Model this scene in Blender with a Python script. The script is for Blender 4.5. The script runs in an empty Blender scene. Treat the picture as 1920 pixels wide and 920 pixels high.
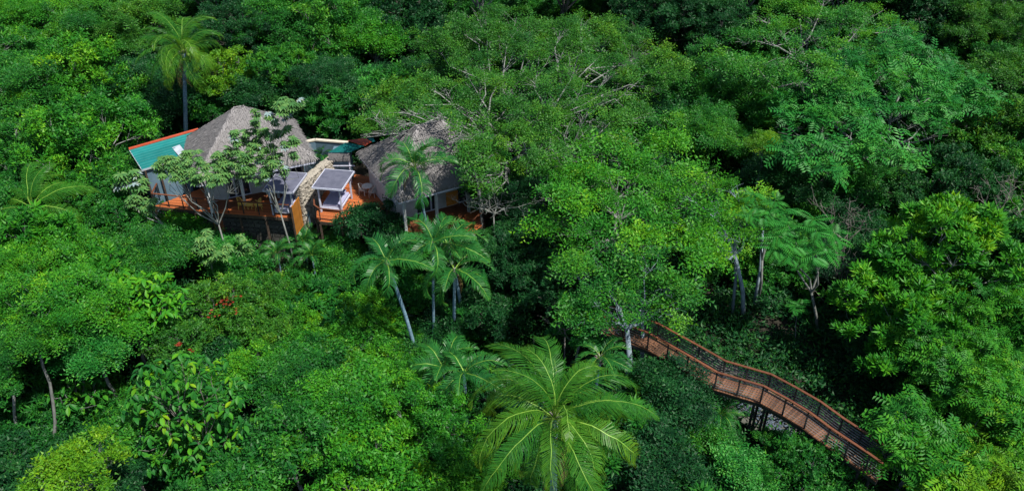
import bpy, math, random
import numpy as np
from mathutils import Vector, Matrix, Quaternion
sc = bpy.context.scene
C = sc.collection
PI = math.pi
rnd = random.Random(7)
R_ = np.random.default_rng(11)

# ------------------------------------------------------------------ camera
F = 1507.0; CAMZ = 50.0; PITCH = math.radians(34)
cam_d = bpy.data.cameras.new('camera'); cam = bpy.data.objects.new('camera', cam_d); C.objects.link(cam)
cam.location = (0, 0, CAMZ); cam.rotation_euler = (PI/2 - PITCH, 0, 0)
cam_d.sensor_width = 36; cam_d.lens = 36*F/1920; cam_d.clip_end = 3000; cam_d.clip_start = .5
sc.camera = cam
# ------------------------------------------------------------------ light
SUN_AZ = math.radians(128); SUN_EL = math.radians(60)      # azimuth clockwise from +Y
w = bpy.data.worlds.new('World'); sc.world = w; w.use_nodes = True
nt = w.node_tree; bg = nt.nodes['Background']
sky = nt.nodes.new('ShaderNodeTexSky'); sky.sky_type = 'NISHITA'; sky.sun_disc = False
sky.sun_elevation = SUN_EL; sky.sun_rotation = SUN_AZ
nt.links.new(sky.outputs[0], bg.inputs[0]); bg.inputs[1].default_value = .088
sd = bpy.data.lights.new('sun', 'SUN'); sd.energy = 4.9; sd.angle = math.radians(.6); sd.color = (1, .95, .86)
so = bpy.data.objects.new('sun', sd); C.objects.link(so)
tosun = Vector((math.sin(SUN_AZ)*math.cos(SUN_EL), math.cos(SUN_AZ)*math.cos(SUN_EL), math.sin(SUN_EL)))
so.rotation_euler = tosun.to_track_quat('Z', 'Y').to_euler(); so.location = tosun*120
sc.view_settings.view_transform = 'Standard'; sc.view_settings.look = 'None'
sc.view_settings.exposure = 0.7; sc.view_settings.gamma = 1
sc.cycles.max_bounces = 5; sc.cycles.transparent_max_bounces = 4

# ------------------------------------------------------------------ survey helpers (photo pixel + real height or distance -> place)
def ray(px, py):
    r = (px-960)/F; u = -(py-460)/F
    return Vector((r, math.cos(PITCH)+u*math.sin(PITCH), -math.sin(PITCH)+u*math.cos(PITCH)))
def onz(px, py, z):
    d = ray(px, py); t = (z-CAMZ)/d.z
    return Vector((d.x*t, d.y*t, z))
def aty(px, py, Y):
    d = ray(px, py); t = Y/d.y
    return Vector((d.x*t, Y, CAMZ+d.z*t))
def depth(p):
    return p.y*math.cos(PITCH) - (p.z-CAMZ)*math.sin(PITCH)
def sm(a, b, v):
    t = np.clip((v-a)/(b-a), 0, 1); return t*t*(3-2*t)
def H(x, y):
    x = np.asarray(x, float); y = np.asarray(y, float)
    b = np.interp(y, [-80, 0, 20, 30, 40, 46, 50.5, 65, 90, 140, 320], [-2, 4, 9, 11.5, 14, 15.5, 18.0, 18.2, 17, 22, 62])
    wr = sm(1.5, 6, x)*sm(14, 22, y)*(1-sm(44, 54, y))
    b = b*(1-wr) + wr*np.maximum(b, 16.4+.06*(y-30)+.05*np.maximum(0, x-14))
    far = sm(25, 60, np.abs(x-2))
    b = b + .7*np.sin(x*.21+1.3)*np.sin(y*.17) * (1-.8*wr) + far*2.0
    return b
def h1(x, y): return float(H(x, y))

# ------------------------------------------------------------------ materials
def nodes(name):
    m = bpy.data.materials.new(name); m.use_nodes = True
    t = m.node_tree; return m, t, t.nodes['Principled BSDF']
def nn(t, k, **kw):
    n = t.nodes.new(k)
    for a, b in kw.items(): setattr(n, a, b)
    return n
def ramp(t, stops):
    r = nn(t, 'ShaderNodeValToRGB'); e = r.color_ramp.elements
    while len(e) < len(stops): e.new(.5)
    for i, (p, c) in enumerate(stops):
        e[i].position = p; e[i].color = (*c, 1)
    return r
def leafmat(name, cols, rough=.5, trans=.3, backcol=None, spec=.22):
    m, t, p = nodes(name)
    at = nn(t, 'ShaderNodeAttribute', attribute_name='tint')
    oi = nn(t, 'ShaderNodeObjectInfo')
    mm = nn(t, 'ShaderNodeMath', operation='MULTIPLY_ADD'); t.links.new(oi.outputs['Random'], mm.inputs[0]); mm.inputs[1].default_value = .24; mm.inputs[2].default_value = -.12
    ad = nn(t, 'ShaderNodeMath', operation='ADD'); ad.use_clamp = True
    t.links.new(at.outputs['Fac'], ad.inputs[0]); t.links.new(mm.outputs[0], ad.inputs[1])
    n = len(cols); r = ramp(t, [(i/(n-1), c) for i, c in enumerate(cols)]); t.links.new(ad.outputs[0], r.inputs[0])
    col = r.outputs[0]
    if backcol:
        g = nn(t, 'ShaderNodeNewGeometry'); mx = nn(t, 'ShaderNodeMix', data_type='RGBA')
        t.links.new(g.outputs['Backfacing'], mx.inputs[0]); t.links.new(col, mx.inputs[6]); mx.inputs[7].default_value = (*backcol, 1); col = mx.outputs[2]
    t.links.new(col, p.inputs['Base Color']); p.inputs['Roughness'].default_value = rough; p.inputs['Specular IOR Level'].default_value = spec
    tr = nn(t, 'ShaderNodeBsdfTranslucent'); br = nn(t, 'ShaderNodeMix', data_type='RGBA', blend_type='MULTIPLY'); br.inputs[0].default_value = 1
    t.links.new(col, br.inputs[6]); br.inputs[7].default_value = (1.5, 1.25, .5, 1); t.links.new(br.outputs[2], tr.inputs[0])
    ms = nn(t, 'ShaderNodeMixShader'); ms.inputs[0].default_value = trans
    t.links.new(p.outputs[0], ms.inputs[1]); t.links.new(tr.outputs[0], ms.inputs[2])
    t.links.new(ms.outputs[0], t.nodes['Material Output'].inputs[0])
    return m
LM = {
 'mid':    leafmat('leaf_mid_green',    [(.008,.075,.014), (.016,.125,.016), (.034,.18,.014), (.085,.26,.010)]),
 'bright': leafmat('leaf_bright_green', [(.013,.115,.013), (.028,.18,.012), (.060,.25,.010), (.15,.34,.008)]),
 'yellow': leafmat('leaf_yellow_green', [(.028,.13,.008), (.06,.20,.008), (.11,.27,.008), (.22,.35,.006)]),
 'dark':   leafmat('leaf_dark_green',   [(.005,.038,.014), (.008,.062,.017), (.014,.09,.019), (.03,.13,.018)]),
 'blue':   leafmat('leaf_blue_green',   [(.009,.10,.018), (.018,.165,.024), (.04,.23,.030), (.09,.32,.035)]),
 'olive':  leafmat('leaf_olive_green',  [(.014,.085,.014), (.028,.135,.014), (.055,.19,.013), (.13,.26,.012)]),
}
CEC = leafmat('cecropia_leaf', [(.035,.12,.035), (.06,.17,.045), (.095,.22,.055), (.15,.27,.07)], trans=.25, backcol=(.14,.24,.2))
DRYL = leafmat('silver_dry_leaf', [(.12,.19,.18), (.18,.26,.26), (.24,.32,.33), (.2,.2,.14)], trans=.1)
PALM = leafmat('palm_leaflet', [(.010,.08,.020), (.016,.125,.024), (.035,.17,.022), (.10,.24,.016)], rough=.4, trans=.32, spec=.3)
COCO = leafmat('coconut_leaflet', [(.014,.10,.016), (.03,.15,.016), (.07,.20,.014), (.20,.28,.014)], rough=.36, trans=.4, spec=.18)
REDF = leafmat('red_flower', [(.16,.014,.008), (.22,.02,.01), (.2,.04,.015), (.16,.03,.01)])
def noisemat(name, c1, c2, scale=8, rough=.8, detail=6, bump=.0, stretch=(1, 1, 1), spec=.3, metal=0, c3=None, vary=.18):
    m, t, p = nodes(name)
    tc = nn(t, 'ShaderNodeTexCoord'); mp = nn(t, 'ShaderNodeMapping'); mp.inputs['Scale'].default_value = stretch
    t.links.new(tc.outputs['Object'], mp.inputs[0])
    n = nn(t, 'ShaderNodeTexNoise'); n.inputs['Scale'].default_value = scale; n.inputs['Detail'].default_value = detail; n.inputs['Roughness'].default_value = .65
    t.links.new(mp.outputs[0], n.inputs[0])
    st = [(.32, c1), (.68, c2)] if c3 is None else [(.3, c1), (.5, c2), (.72, c3)]
    r = ramp(t, st); t.links.new(n.outputs['Fac'], r.inputs[0])
    oi = nn(t, 'ShaderNodeObjectInfo'); mr = nn(t, 'ShaderNodeMapRange'); mr.inputs[3].default_value = 1-vary; mr.inputs[4].default_value = 1+vary
    t.links.new(oi.outputs['Random'], mr.inputs[0])
    hv = nn(t, 'ShaderNodeHueSaturation'); t.links.new(r.outputs[0], hv.inputs['Color']); t.links.new(mr.outputs[0], hv.inputs['Value'])
    t.links.new(hv.outputs[0], p.inputs['Base Color']); p.inputs['Roughness'].default_value = rough
    p.inputs['Specular IOR Level'].default_value = spec; p.inputs['Metallic'].default_value = metal
    if bump:
        b = nn(t, 'ShaderNodeBump'); b.inputs['Strength'].default_value = bump; b.inputs['Distance'].default_value = .03
        t.links.new(n.outputs['Fac'], b.inputs['Height']); t.links.new(b.outputs[0], p.inputs['Normal'])
    return m
SOIL = noisemat('forest_floor', (.006,.007,.005), (.022,.019,.014), 3, .95, 10, .8, c3=(.014,.018,.009))
BARK = noisemat('pale_bark', (.09,.10,.09), (.22,.23,.22), 5, .85, 8, .6, (1, 1, .4))
BARKW = noisemat('white_lichen_bark', (.08,.12,.15), (.24,.30,.34), 3, .85, 8, .6, (1, 1, .6))
BARKD = noisemat('grey_brown_bark', (.06,.055,.05), (.17,.16,.14), 5, .9, 8, .6, (1, 1, .4))
PTRUNK = noisemat('palm_trunk', (.06,.12,.17), (.17,.27,.34), 3, .75, 8, .5, (1, 1, 5))
BOOT = noisemat('palm_fibre', (.08,.07,.06), (.26,.24,.22), 9, .9, 8, .8)
MIDRIB = noisemat('palm_midrib', (.08,.20,.02), (.18,.30,.04), 6, .5)
WOOD = noisemat('orange_decking', (.26,.07,.022), (.43,.13,.042), 4, .6, 8, .15, (6, .6, 1), .2, vary=.3)
WALKW = noisemat('brown_decking', (.075,.036,.021), (.18,.088,.05), 3, .7, 8, .2, (3, 3, 1), .15, vary=.42)
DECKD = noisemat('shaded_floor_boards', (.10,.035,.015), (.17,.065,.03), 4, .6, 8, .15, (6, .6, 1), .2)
RAILW = noisemat('orange_handrail', (.09,.032,.016), (.15,.055,.027), 5, .5, 6, .1)
STEEL = noisemat('black_steel', (.012,.012,.014), (.03,.03,.032), 6, .5, 4)
STEEL2 = noisemat('dark_rail_bar', (.03,.03,.035), (.09,.09,.10), 6, .4, 4, spec=.5)
CABLE = noisemat('rail_cable', (.35,.36,.38), (.5,.5,.5), 6, .35, 2, metal=.7)
THATCH = noisemat('thatch', (.038,.039,.043), (.19,.182,.182), 5, .95, 10, .8, (2, 2, 1), .1, c3=(.10,.097,.10))
THATCHC = noisemat('thatch_cap', (.22,.21,.215), (.36,.345,.345), 6, .95, 8, .8, spec=.1)
TEAL = noisemat('teal_metal_sheet', (.005,.11,.108), (.010,.155,.15), 1.4, .6, 8, 0, (1, 1, 1), .15)
ORR = noisemat('orange_red_metal', (.28,.045,.02), (.37,.07,.035), 2, .5, 6)
FLASH = noisemat('grey_flashing', (.26,.29,.33), (.36,.4,.45), 2, .4, 6, spec=.5)
WALLB = noisemat('blue_grey_wall', (.06,.11,.15), (.10,.16,.21), 1.5, .8, 8, .1)
WALLW = noisemat('white_render', (.32,.34,.36), (.45,.46,.46), 2, .8, 8, .1)
CREAM = noisemat('cream_coping', (.34,.31,.25), (.45,.42,.35), 3, .8, 6)
PAINTW = noisemat('lilac_white_paint', (.36,.38,.48), (.5,.52,.62), 5, .6, 6)
CABROOF = noisemat('slate_roof_board', (.06,.065,.095), (.10,.105,.145), 2, .8, 8, .1)
FABRIC = noisemat('lavender_fabric', (.28,.29,.45), (.40,.40,.55), 6, .9, 8, .3)
YEL = noisemat('yellow_rattan', (.52,.34,.06), (.70,.48,.12), 12, .7, 6, .2)
RATW = noisemat('pale_rattan', (.42,.38,.33), (.6,.56,.5), 12, .8, 6, .2)
BOARD = noisemat('ochre_boards', (.22,.085,.012), (.32,.13,.022), 5, .55, 8, .15, (1, 8, .6))
CORAL = noisemat('coral_stone', (.05,.045,.04), (.36,.33,.28), 3, .95, 10, .8, c3=(.20,.18,.15))
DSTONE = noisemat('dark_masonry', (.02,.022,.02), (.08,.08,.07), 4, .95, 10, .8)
RIVER = noisemat('river_stone', (.02,.03,.045), (.09,.12,.16), 5, .7, 8, .5)
BANK = noisemat('concrete_channel', (.04,.042,.035), (.10,.10,.085), 2, .9, 10, .5)
GLASSD = noisemat('dark_glass', (.015,.02,.025), (.03,.04,.05), 1, .12, 2, spec=.7)
DARKIN = noisemat('dark_timber', (.03,.02,.015), (.08,.055,.04), 5, .8, 6)

# ------------------------------------------------------------------ mesh helpers
def npmesh(name, V, Fq, mats, mi=None, tint=None, smooth=False):
    V = np.asarray(V, np.float32).reshape(-1, 3); Fq = np.asarray(Fq, np.int32); k = Fq.shape[1]; nf = len(Fq)
    me = bpy.data.meshes.new(name); me.vertices.add(len(V)); me.vertices.foreach_set('co', V.ravel())
    me.loops.add(nf*k); me.loops.foreach_set('vertex_index', Fq.ravel())
    me.polygons.add(nf); me.polygons.foreach_set('loop_start', np.arange(0, nf*k, k, dtype=np.int32))
    me.polygons.foreach_set('loop_total', np.full(nf, k, np.int32))
    if mi is not None: me.polygons.foreach_set('material_index', np.asarray(mi, np.int32))
    if tint is not None:
        a = me.attributes.new('tint', 'FLOAT', 'FACE'); a.data.foreach_set('value', np.asarray(tint, np.float32))
    me.polygons.foreach_set('use_smooth', np.full(nf, smooth))
    for m in mats: me.materials.append(m)
    me.update(calc_edges=True); me.validate()
    return me
def link(name, me, parent=None, mat=None, M=None):
    o = bpy.data.objects.new(name, me); C.objects.link(o)
    if parent: o.parent = parent
    if M is not None: o.matrix_local = M
    if mat is not None and me.materials:
        o.material_slots[0].link = 'OBJECT'; o.material_slots[0].material = mat
    return o
def empty(name, label, cat, loc=(0, 0, 0), rz=0, group=None):
    o = bpy.data.objects.new(name, None); C.objects.link(o); o.location = loc; o.rotation_euler = (0, 0, rz)
    o.empty_display_size = .3; o['label'] = label; o['category'] = cat
    if group: o['group'] = group
    return o
def copy_tree(o, parent=None):
    c = o.copy(); C.objects.link(c)
    if parent is not None: c.parent = parent
    for ch in list(o.children): copy_tree(ch, c)
    return c
class MB:
    def __init__(s): s.v = []; s.f = []; s.m = []; s.mi = 0
    def face(s, *idx): s.f.append(idx); s.m.append(s.mi)
    def box(s, x0, x1, y0, y1, z0, z1, M=None):
        b = len(s.v); P = [Vector((x, y, z)) for z in (z0, z1) for y in (y0, y1) for x in (x0, x1)]
        if M is not None: P = [M @ p for p in P]
        s.v += [tuple(p) for p in P]
        for q in ((0, 2, 3, 1), (4, 5, 7, 6), (0, 1, 5, 4), (2, 6, 7, 3), (0, 4, 6, 2), (1, 3, 7, 5)): s.face(*[b+i for i in q])
    def bar(s, a, b, w, h=None, up=Vector((0, 0, 1))):
        a = Vector(a); b = Vector(b); h = h or w; d = (b-a); L = d.length; d.normalize()
        sx = d.cross(up)
        if sx.length < 1e-3: sx = Vector((1, 0, 0))
        sx.normalize(); sz = sx.cross(d)
        M = Matrix(((sx.x, d.x, sz.x, a.x), (sx.y, d.y, sz.y, a.y), (sx.z, d.z, sz.z, a.z), (0, 0, 0, 1)))
        s.box(-w/2, w/2, 0, L, -h/2, h/2, M)
    def tube(s, pts, rad, n=8, cap=True):
        pts = [Vector(p) for p in pts]; N = len(pts)
        if not hasattr(rad, '__len__'): rad = [rad]*N
        b = len(s.v); ref = Vector((.3, 1, .1)).normalized()
        for i, p in enumerate(pts):
            d = (pts[min(i+1, N-1)]-pts[max(i-1, 0)]).normalized(); u = d.cross(ref)
            if u.length < .05: u = d.cross(Vector((1, 0, 0)))
            u.normalize(); v = d.cross(u)
            for k in range(n):
                a = 2*PI*k/n; q = p+(u*math.cos(a)+v*math.sin(a))*rad[i]; s.v.append(tuple(q))
        for i in range(N-1):
            for k in range(n):
                k2 = (k+1) % n; s.face(b+i*n+k, b+i*n+k2, b+(i+1)*n+k2, b+(i+1)*n+k)
        if cap: s.face(*[b+k for k in range(n)][::-1]); s.face(*[b+(N-1)*n+k for k in range(n)])
    def poly(s, pts):
        b = len(s.v); s.v += [tuple(p) for p in pts]; s.face(*range(b, b+len(pts)))
    def slab(s, pts, z0, z1):
        b = len(s.v); n = len(pts)
        s.v += [(p[0], p[1], z0) for p in pts]+[(p[0], p[1], z1) for p in pts]
        s.face(*[b+i for i in range(n)][::-1]); s.face(*[b+n+i for i in range(n)])
        for i in range(n): j = (i+1) % n; s.face(b+i, b+j, b+n+j, b+n+i)
    def mesh(s, name, mats, smooth=False):
        me = bpy.data.meshes.new(name); me.from_pydata(s.v, [], s.f)
        for m in (mats if isinstance(mats, (list, tuple)) else [mats]): me.materials.append(m)
        me.polygons.foreach_set('material_index', s.m)
        if smooth: me.polygons.foreach_set('use_smooth', [True]*len(s.f))
        me.update(); return me
    def build(s, name, mats, parent=None, smooth=False):
        return link(name, s.mesh(name, mats, smooth), parent)

# ------------------------------------------------------------------ terrain
def make_ground():
    def axis(lo, hi, a, b, st):
        core = np.arange(a, b+.01, st); l = a-np.geomspace(1, a-lo, 16)[::-1]; r = b+np.geomspace(1, hi-b, 16)
        return np.concatenate([l, core, r])
    xs = axis(-900, 900, -50, 50, .9); ys = axis(-400, 1600, 5, 105, .9)
    X, Y = np.meshgrid(xs, ys); Z = H(X, Y)
    ch = np.exp(-((X*.62-Y*.78+14.6)/1.0)**2)*sm(7, 10, X)*(1-sm(24, 28, X))
    Z = Z - 0*ch + R_.normal(0, .05, Z.shape)
    n, m = X.shape; i = np.arange(n*m).reshape(n, m)
    Fq = np.stack([i[:-1, :-1], i[:-1, 1:], i[1:, 1:], i[1:, :-1]], -1).reshape(-1, 4)
    o = link('ground', npmesh('ground', np.stack([X, Y, Z], -1), Fq, [SOIL], smooth=True)); o['kind'] = 'structure'
make_ground()

# ------------------------------------------------------------------ foliage
def rot_frames(ax, rng):
    """orthonormal frames whose z is ax, spun at random: (n,3,3) columns"""
    n = len(ax); z = ax/np.linalg.norm(ax, axis=1, keepdims=True)
    r = rng.normal(size=(n, 3)); x = np.cross(r, z); x /= np.linalg.norm(x, axis=1, keepdims=True)+1e-9
    y = np.cross(z, x); return np.stack([x, y, z], -1)
def leafquad(base, dirv, side, L, Wd, fold=.15, nrm=None):
    """diamond leaf: base, left, tip, right; folded along the midrib"""
    up = np.cross(side, dirv)
    mid = base+dirv*L*.45
    return np.stack([base, mid+side*Wd/2+up*fold*Wd, base+dirv*L-up*L*.12, mid-side*Wd/2+up*fold*Wd])
def template(kind, rng):
    """leaves of one spray, unit leaf length 1"""
    q = []
    if kind == 'rosette':
        n = 10
        for i in range(n):
            a = i*2.4+rng.random()*.4; e = .05+.9*(i/n)**1.3; d = np.array([math.cos(a)*math.cos(e), math.sin(a)*math.cos(e), math.sin(e)])
            s = np.array([-math.sin(a), math.cos(a), 0]); q.append(leafquad(d*.08, d, s, 1*(.8+.4*rng.random()), .36))
    elif kind == 'bush':
        for i in range(9):
            a = rng.random()*6.28; e = -.35+1.3*rng.random(); d = np.array([math.cos(a)*math.cos(e), math.sin(a)*math.cos(e), math.sin(e)])
            s = np.array([-math.sin(a), math.cos(a), 0])+rng.normal(size=3)*.35; s -= d*s.dot(d); s /= np.linalg.norm(s)
            b = rng.normal(size=3)*np.array([.7, .7, .4]); q.append(leafquad(b, d, s, 1, .48))
    elif kind == 'fine':           # arching twigs with small alternate leaves
        for tw in range(3):
            a0 = tw*2.1+rng.random(); d0 = np.array([math.cos(a0), math.sin(a0), 0])
            for i in range(5):
                t = (i+.5)/5*3.4; p = d0*t+np.array([0, 0, .5*t-.16*t*t]); sgn = 1 if i % 2 else -1
                a = a0+sgn*(.9+.3*rng.random()); d = np.array([math.cos(a), math.sin(a), -.12+.3*rng.random()]); d /= np.linalg.norm(d)
                s = np.cross([0, 0, 1], d)+rng.normal(size=3)*.25; s /= np.linalg.norm(s)
                q.append(leafquad(p, d, s, 1, .5))
    elif kind == 'pinnate':        # feathery compound leaves, several per twig end
        for k in range(4):
            a0 = k*1.6+rng.random()*.5; el = .35+.3*rng.random(); d0 = np.array([math.cos(a0), math.sin(a0), 0]); s0 = np.array([-math.sin(a0), math.cos(a0), 0])
            for i in range(5):
                t = .5+i*.55; p = d0*t*math.cos(el)+np.array([0, 0, math.sin(el)*t-.13*t*t])
                for sg in (-1, 1):
                    d = s0*sg*.92+d0*.4+np.array([0, 0, -.12]); d /= np.linalg.norm(d); s = d0-d*d.dot(d0); s /= np.linalg.norm(s)
                    q.append(leafquad(p, d, s, 1.0-.1*abs(i-2), .34, .1))
    return np.array(q)       # (n,4,3)
def clumps_for(kind, rng, N, flat):
    """clump centres on the unit crown envelope (z up)"""
    out = []
    for i in range(N):
        zz = 1-(i+.5)/N*1.45; a = i*2.39996+rng.random()*.7
        r = math.sqrt(max(0, 1-zz*zz)); k = .5+.5*rng.random()
        if kind == 'pad': k = .45+.5*rng.random()
        out.append((r*math.cos(a)*k, r*math.sin(a)*k, zz*k*flat, (.25+.17*rng.random())))
    for i in range(max(3, N//5)):
        a = rng.random()*6.28; r = .35*rng.random(); out.append((r*math.cos(a), r*math.sin(a), .15*rng.random(), .36))
    return np.array(out)
def limb_net(mb, root, tips, r0, rng, n=5):
    """forked limbs from root to every tip; returns (tip, last knot, radius)"""
    T = np.array([tuple(t) for t in tips]); k = max(1, int(round(len(T)**.5))); cen = T[rng.choice(len(T), k, replace=False)]
    for _ in range(6):
        lab = ((T[:, None]-cen[None])**2).sum(2).argmin(1)
        for a in range(k):
            if (lab == a).any(): cen[a] = T[lab == a].mean(0)
    out = []; L = 0
    for a in range(k):
        mem = np.where(lab == a)[0]
        if not len(mem): continue
        G = root.lerp(Vector(cen[a]), .55); ln = (G-root).length; G += Vector(rng.normal(size=3))*ln*.08; G.z -= abs(ln)*.05; m = root.lerp(G, .5)+Vector(rng.normal(size=3))*ln*.09
        mb.tube([root, m, G], [r0, r0*.8, r0*.62], n+1, False)
        for i in mem:
            e = Vector(T[i]); l2 = (e-G).length; m1 = G.lerp(e, .33)+Vector(rng.normal(size=3))*l2*.09; m2 = G.lerp(e, .7)+Vector(rng.normal(size=3))*l2*.08
            mb.tube([G, m1, m2, e], [r0*.5, r0*.38, r0*.26, r0*.14], n, False); out.append((e, m2, r0*.26))
    return out
def crown_mesh(kind, seed, Rm, leaf, lai=2.2, flat=.75, N=None, centres=None):
    """leaves of one crown for radius Rm metres; returns (leaf mesh, limb mesh) in metres, origin at crown centre"""
    rng = np.random.default_rng(seed); lk = {'pad': 'fine', 'vine': 'bush', 'full': 'fine'}.get(kind, kind)
    if N is None: N = int(14+Rm*3.2)
    if centres is None:
        cs = clumps_for(kind, rng, N, flat); cs[:, 3] *= (22/N)**.42; an = np.arctan2(cs[:, 1], cs[:, 0]); ph = rng.random(3)*6.28; cs[:, :2] *= (1+.13*np.sin(2*an+ph[0])+.10*np.sin(3*an+ph[1]))[:, None]; cs = cs*Rm
    else: cs = np.asarray(centres, float)
    fz = {'pad': .42, 'full': .62}.get(kind, .72)
    T = [template(lk, rng) for _ in range(4)]; nl = T[0].shape[0]
    wid = {'rosette': .36, 'bush': .48, 'fine': .5, 'pinnate': .32}[lk]
    area = sum(4.6*c[3]**2 for c in cs); ns = int(area*lai/(nl*.5*leaf*leaf*wid))
    # two levels of lobes
    wts = cs[:, 3]**2; wts /= wts.sum(); sub = []
    nsub = max(8, int(len(cs)*8))
    ci = rng.choice(len(cs), nsub, p=wts); d = rng.normal(size=(nsub, 3)); d /= np.linalg.norm(d, axis=1, keepdims=True); d[:, 2] = np.abs(d[:, 2])*1.0-.25*rng.random(nsub)
    sc_ = cs[ci, 3]; P = cs[ci, :3]+d*sc_[:, None]*np.array([1, 1, fz])*(.6+.55*rng.random((nsub, 1)))
    rs = sc_*(.14+.24*rng.random(nsub)**1.3); tint_c = .42+.10*rng.normal(size=len(cs)); tint_s = np.clip(tint_c[ci]+.13*rng.normal(size=nsub), 0, 1)
    w2 = rs**2; w2 /= w2.sum(); si = rng.choice(nsub, ns, p=w2)
    d2 = rng.normal(size=(ns, 3)); d2 /= np.linalg.norm(d2, axis=1, keepdims=True); d2[:, 2] = np.where(d2[:, 2] < -.25, -d2[:, 2], d2[:, 2])
    fz2 = .55 if kind == 'pad' else .85
    Q = P[si]+d2*rs[si, None]*np.array([1, 1, fz2])*(.5+.75*rng.random((ns, 1)))
    ax = d2*.7+np.array([0, 0, .75])+rng.normal(size=(ns, 3))*.42
    Rf = rot_frames(ax, rng); V = np.empty((ns, nl, 4, 3), np.float32); ti = rng.integers(0, 4, ns); s = leaf*(.6+1.1*rng.random(ns)**2)
    for k in range(4):
        m = ti == k; V[m] = np.einsum('nij,lpj->nlpi', Rf[m], T[k])*s[m][:, None, None, None]+Q[m][:, None, None, :]
    tint = np.clip(tint_s[si][:, None]+rng.normal(size=(ns, nl))*.10+rng.normal(size=(ns, 1))*.12, 0, 1).ravel()
    if lk in ('rosette', 'pinnate'):      # leaf of two folded halves
        V = V.reshape(-1, 3); b = np.arange(0, len(V), 4)[:, None]; Fq = np.concatenate([b+[0, 2, 1], b+[0, 3, 2]], 1).reshape(-1, 3); rp = 2
    else:                                 # small leaf: one triangle of the same area
        V = V.reshape(-1, 4, 3); hw = (V[:, 1]-V[:, 3])/2; V = np.stack([V[:, 0]-hw*.9+(V[:, 2]-V[:, 0])*.2, V[:, 2], V[:, 0]+hw*.9+(V[:, 2]-V[:, 0])*.1], 1).reshape(-1, 3)
        Fq = np.arange(len(V)).reshape(-1, 3); rp = 1
    lm = npmesh('crown', V, Fq, [LM['mid']], tint=np.repeat(tint, rp))
    # limbs
    mb = MB(); root = Vector((0, 0, -Rm*flat*.95))
    tips = limb_net(mb, root, [Vector(c[:3]) for c in cs], .036*Rm**.8, rng)
    for e, m2, r0 in tips:
        for q in range(4):
            k_ = np.argsort(((P-np.array(e))**2).sum(1))[q*2 % nsub]; en = Vector(P[k_]); md = m2.lerp(en, .5)+Vector(rng.normal(size=3))*.1
            mb.tube([m2, md, en+(en-e)*.15], [r0*.8, r0*.5, r0*.25], 4, False)
    return lm, mb.mesh('branches', BARK, True)
protos = {}
LEAFW = {'fine': .16, 'bush': .19, 'rosette': .29, 'pinnate': .23, 'pad': .15, 'vine': .15}
def proto(kind, Rm, var):
    cls = 2.2 if Rm < 2.6 else (3.4 if Rm < 4.2 else (5.2 if Rm < 7.0 else 8.5))
    key = (kind, cls, var)
    if key not in protos:
        fl = {'pad': .62, 'vine': .5, 'bush': .8, 'fine': .75, 'rosette': .85, 'pinnate': .75}[kind]
        protos[key] = crown_mesh(kind, hash((kind == 'pad', kind[0], cls, var)) % 9999 if False else (sum(map(ord, kind))*7+int(cls*10)*13+var*101), cls, LEAFW[kind]*{2.2: 1, 3.4: 1, 5.2: 1.12, 8.5: 1.5}[cls], lai=1.7 if cls > 8 else 2.1, flat=fl)+(cls, fl)
    return protos[key]
def trunk_mesh(a, b, r0, r1, wob=.15, n=7, segs=7, seed=0):
    g = random.Random(seed); a = Vector(a); b = Vector(b); pts = []; rr = []
    ox = g.uniform(-1, 1)*wob; oy = g.uniform(-1, 1)*wob
    for i in range(segs+1):
        t = i/segs; p = a.lerp(b, t); k = math.sin(t*PI); p += Vector((ox*k+g.uniform(-.02, .02), oy*k+g.uniform(-.02, .02), 0))*(b-a).length*.5
        pts.append(p); rr.append(r0+(r1-r0)*t+(r0*.45*(1-t*6) if t < .16 else 0))
    mb = MB(); mb.tube(pts, rr, n); return mb.mesh('trunk', BARK, True)
tcount = [0]
def tree(px, py, rpx, zc, kind, col, label, cat='tree', name=None, group=None, sq=1.0, wide=1.0, bark=None, trunkpx=None, var=None):
    c = onz(px, py, zc); t = depth(c); R = rpx*t/F; tcount[0] += 1; i = tcount[0]
    v = i % 3 if var is None else var
    lm, bm, cls, fl = proto(kind, R, v % (2 if cls_big(R) else 3)); s = R/cls
    gz = h1(c.x, c.y); g = random.Random(i*13)
    bx, by = c.x+g.uniform(-.15, .15)*R, c.y+g.uniform(-.05, .25)*R
    if trunkpx: q = onz(trunkpx[0], trunkpx[1], gz); bx, by = q.x, q.y
    gz = h1(bx, by)-.3
    nm = name or {'tree': 'tree', 'shrub': 'shrub', 'bush': 'shrub'}.get(cat, 'tree')
    root = empty(nm, label, cat, (bx, by, gz), 0, group)
    off = Vector((c.x-bx, c.y-by, zc-gz))
    M = Matrix.Translation(off) @ Matrix.Rotation(g.uniform(0, 6.28), 4, 'Z') @ Matrix.Diagonal((s*wide, s/wide**.5, s*sq, 1))
    cr = link('crown', lm, root, LM[col], M)
    if R > .9: link('branches', bm, root, bark or BARK, M)
    top = off-Vector((0, 0, R*fl*.93*sq))
    if top.z > .5: link('trunk', trunk_mesh((0, 0, 0), top+Vector((0, 0, .15*R)), .045*R+.05, .03*R+.03, .12, seed=i), root, bark or BARK)
    return root
def cls_big(R): return R >= 4.2

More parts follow.
